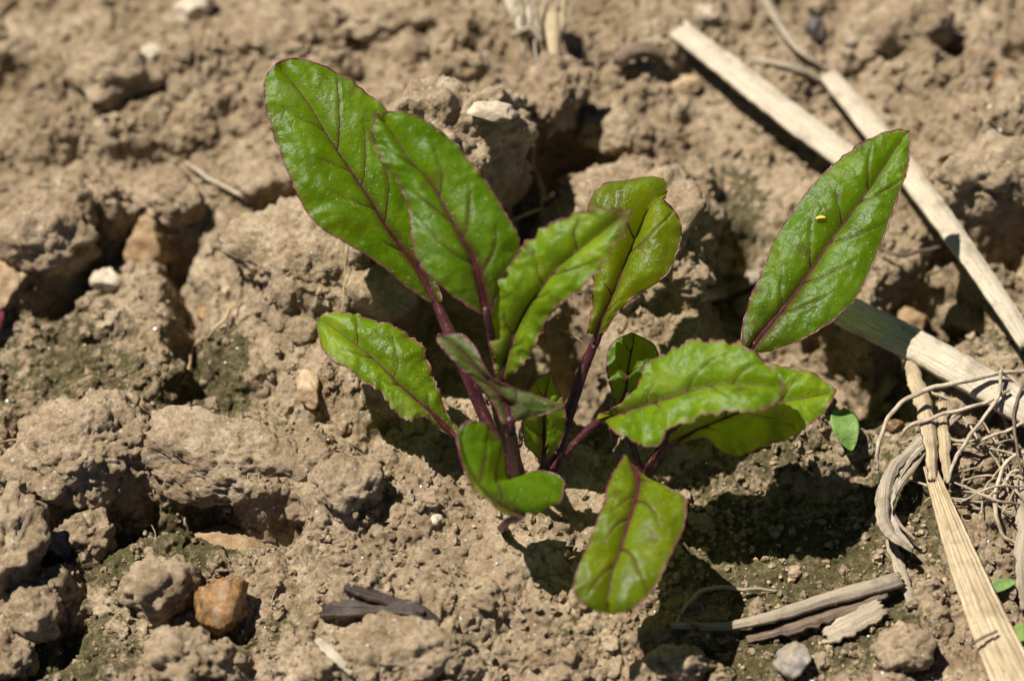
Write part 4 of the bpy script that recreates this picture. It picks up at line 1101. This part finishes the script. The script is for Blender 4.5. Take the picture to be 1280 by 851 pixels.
# dark leaf behind the wavy front leaf
leaf(rows([8, 11, 13, 14.5], .3, .3, [((770, 505), (775, 508), (782, 505)), ((765, 490), (782, 490), (800, 490)), ((759, 462), (785, 462), (815, 466)), ((760, 440), (789, 440), (823, 445)), ((770, 424), (792, 426), (814, 428))], (790, 416)),
     [(786, 540, 5), (797, 575, 1)], .7, 'leaf', 'short rounded leaf in shade behind the wavy edged leaf', seed=36, owner=SECOND, ruffle=.2, teeth=.1, flush=.2, rim=.2, nt=90, ns=41)
for pl_, cr_, k_ in zip(PLANTS, CROWNS, (1.0, .7)):
    cv, cf = stone_geo(4.0 * k_, 3.6 * k_, 5.0 * k_, 91, 4, 0, 6)
    mesh_np('root_crown', cv + cr_ + np.array([0, 0, -1.8]), cf, MAT['petiole'], pl_, uv=np.stack([cv[:, 0] * .1, cv[:, 1] * .1], -1), origin=cr_)

# yellow scrap on the pointed leaf
c = P(1026, 272, 28.9)
v, f = stone_geo(1.1, .5, .3, 5, 3, .2)
tag(mesh_np('debris_scrap', v + c, f, MAT['frass'], origin=c), 'tiny yellow scrap lying on the long pointed leaf', 'debris')

# ------------------------------------------------------------------ weed sprouts and the purple scrap
def sprout(pts, w, label, mat='sprout', seed=1):
    c = catmull(np.array(pts), 30)
    t = np.linspace(0, 1, 30); ww = w * np.sin(np.pi * np.clip(t * .93 + .07, 0, 1)) ** .7
    tn, s, n = frames(c)
    q = np.linspace(-1, 1, 11)
    V = c[:, None] + (q[None] * ww[:, None])[..., None] * s[:, None] + (.18 * w * q ** 2)[None, :, None] * n[:, None]
    V = V.reshape(-1, 3)
    V2 = V - np.repeat(n, 11, 0) * .25
    f = grid_faces(30, 11); m = 330
    rim = []
    a = np.arange(m).reshape(30, 11)
    loop = np.concatenate([a[:, 0], a[-1, 1:], a[::-1, -1][1:], a[0, ::-1][1:-1]])
    for i in range(len(loop)):
        i2 = (i + 1) % len(loop); rim.append([loop[i], loop[i2], loop[i2] + m, loop[i] + m])
    o = mesh_np('weed_sprout', np.concatenate([V, V2]), np.concatenate([f, f[:, ::-1] + m, np.array(rim)]), MAT[mat], uv=np.zeros((2 * m, 2)),
                attrs={'flush': np.zeros(2 * m), 'rim': np.zeros(2 * m)}, origin=c[0])
    return tag(o, label, 'sprout')
sprout(pp([(1048, 520, 2.5), (1055, 548, 4), (1062, 576, 4)]), 2.7, 'pale green seed leaf standing by the tangled straw')
sprout(pp([(1234, 742, 1.2), (1250, 737, 2), (1268, 733, 2)]), 1.3, 'tiny green seed leaf behind the broad golden blade')
sprout(pp([(1262, 802, 1), (1275, 797, 2), (1292, 794, 2)]), 1.8, 'green sprout tip in front of the tiny seed leaf')
sc = ribbon('leaf_scrap', pp([(-8, 385, 3), (-2, 410, 4), (-6, 432, 3)]), px2([10, 24, 12]), MAT['margin'], thick=.4, curve=.3, seed=3)
tag(sc, 'purple leaf scrap lying on the yellowish stone', 'leaf scrap')
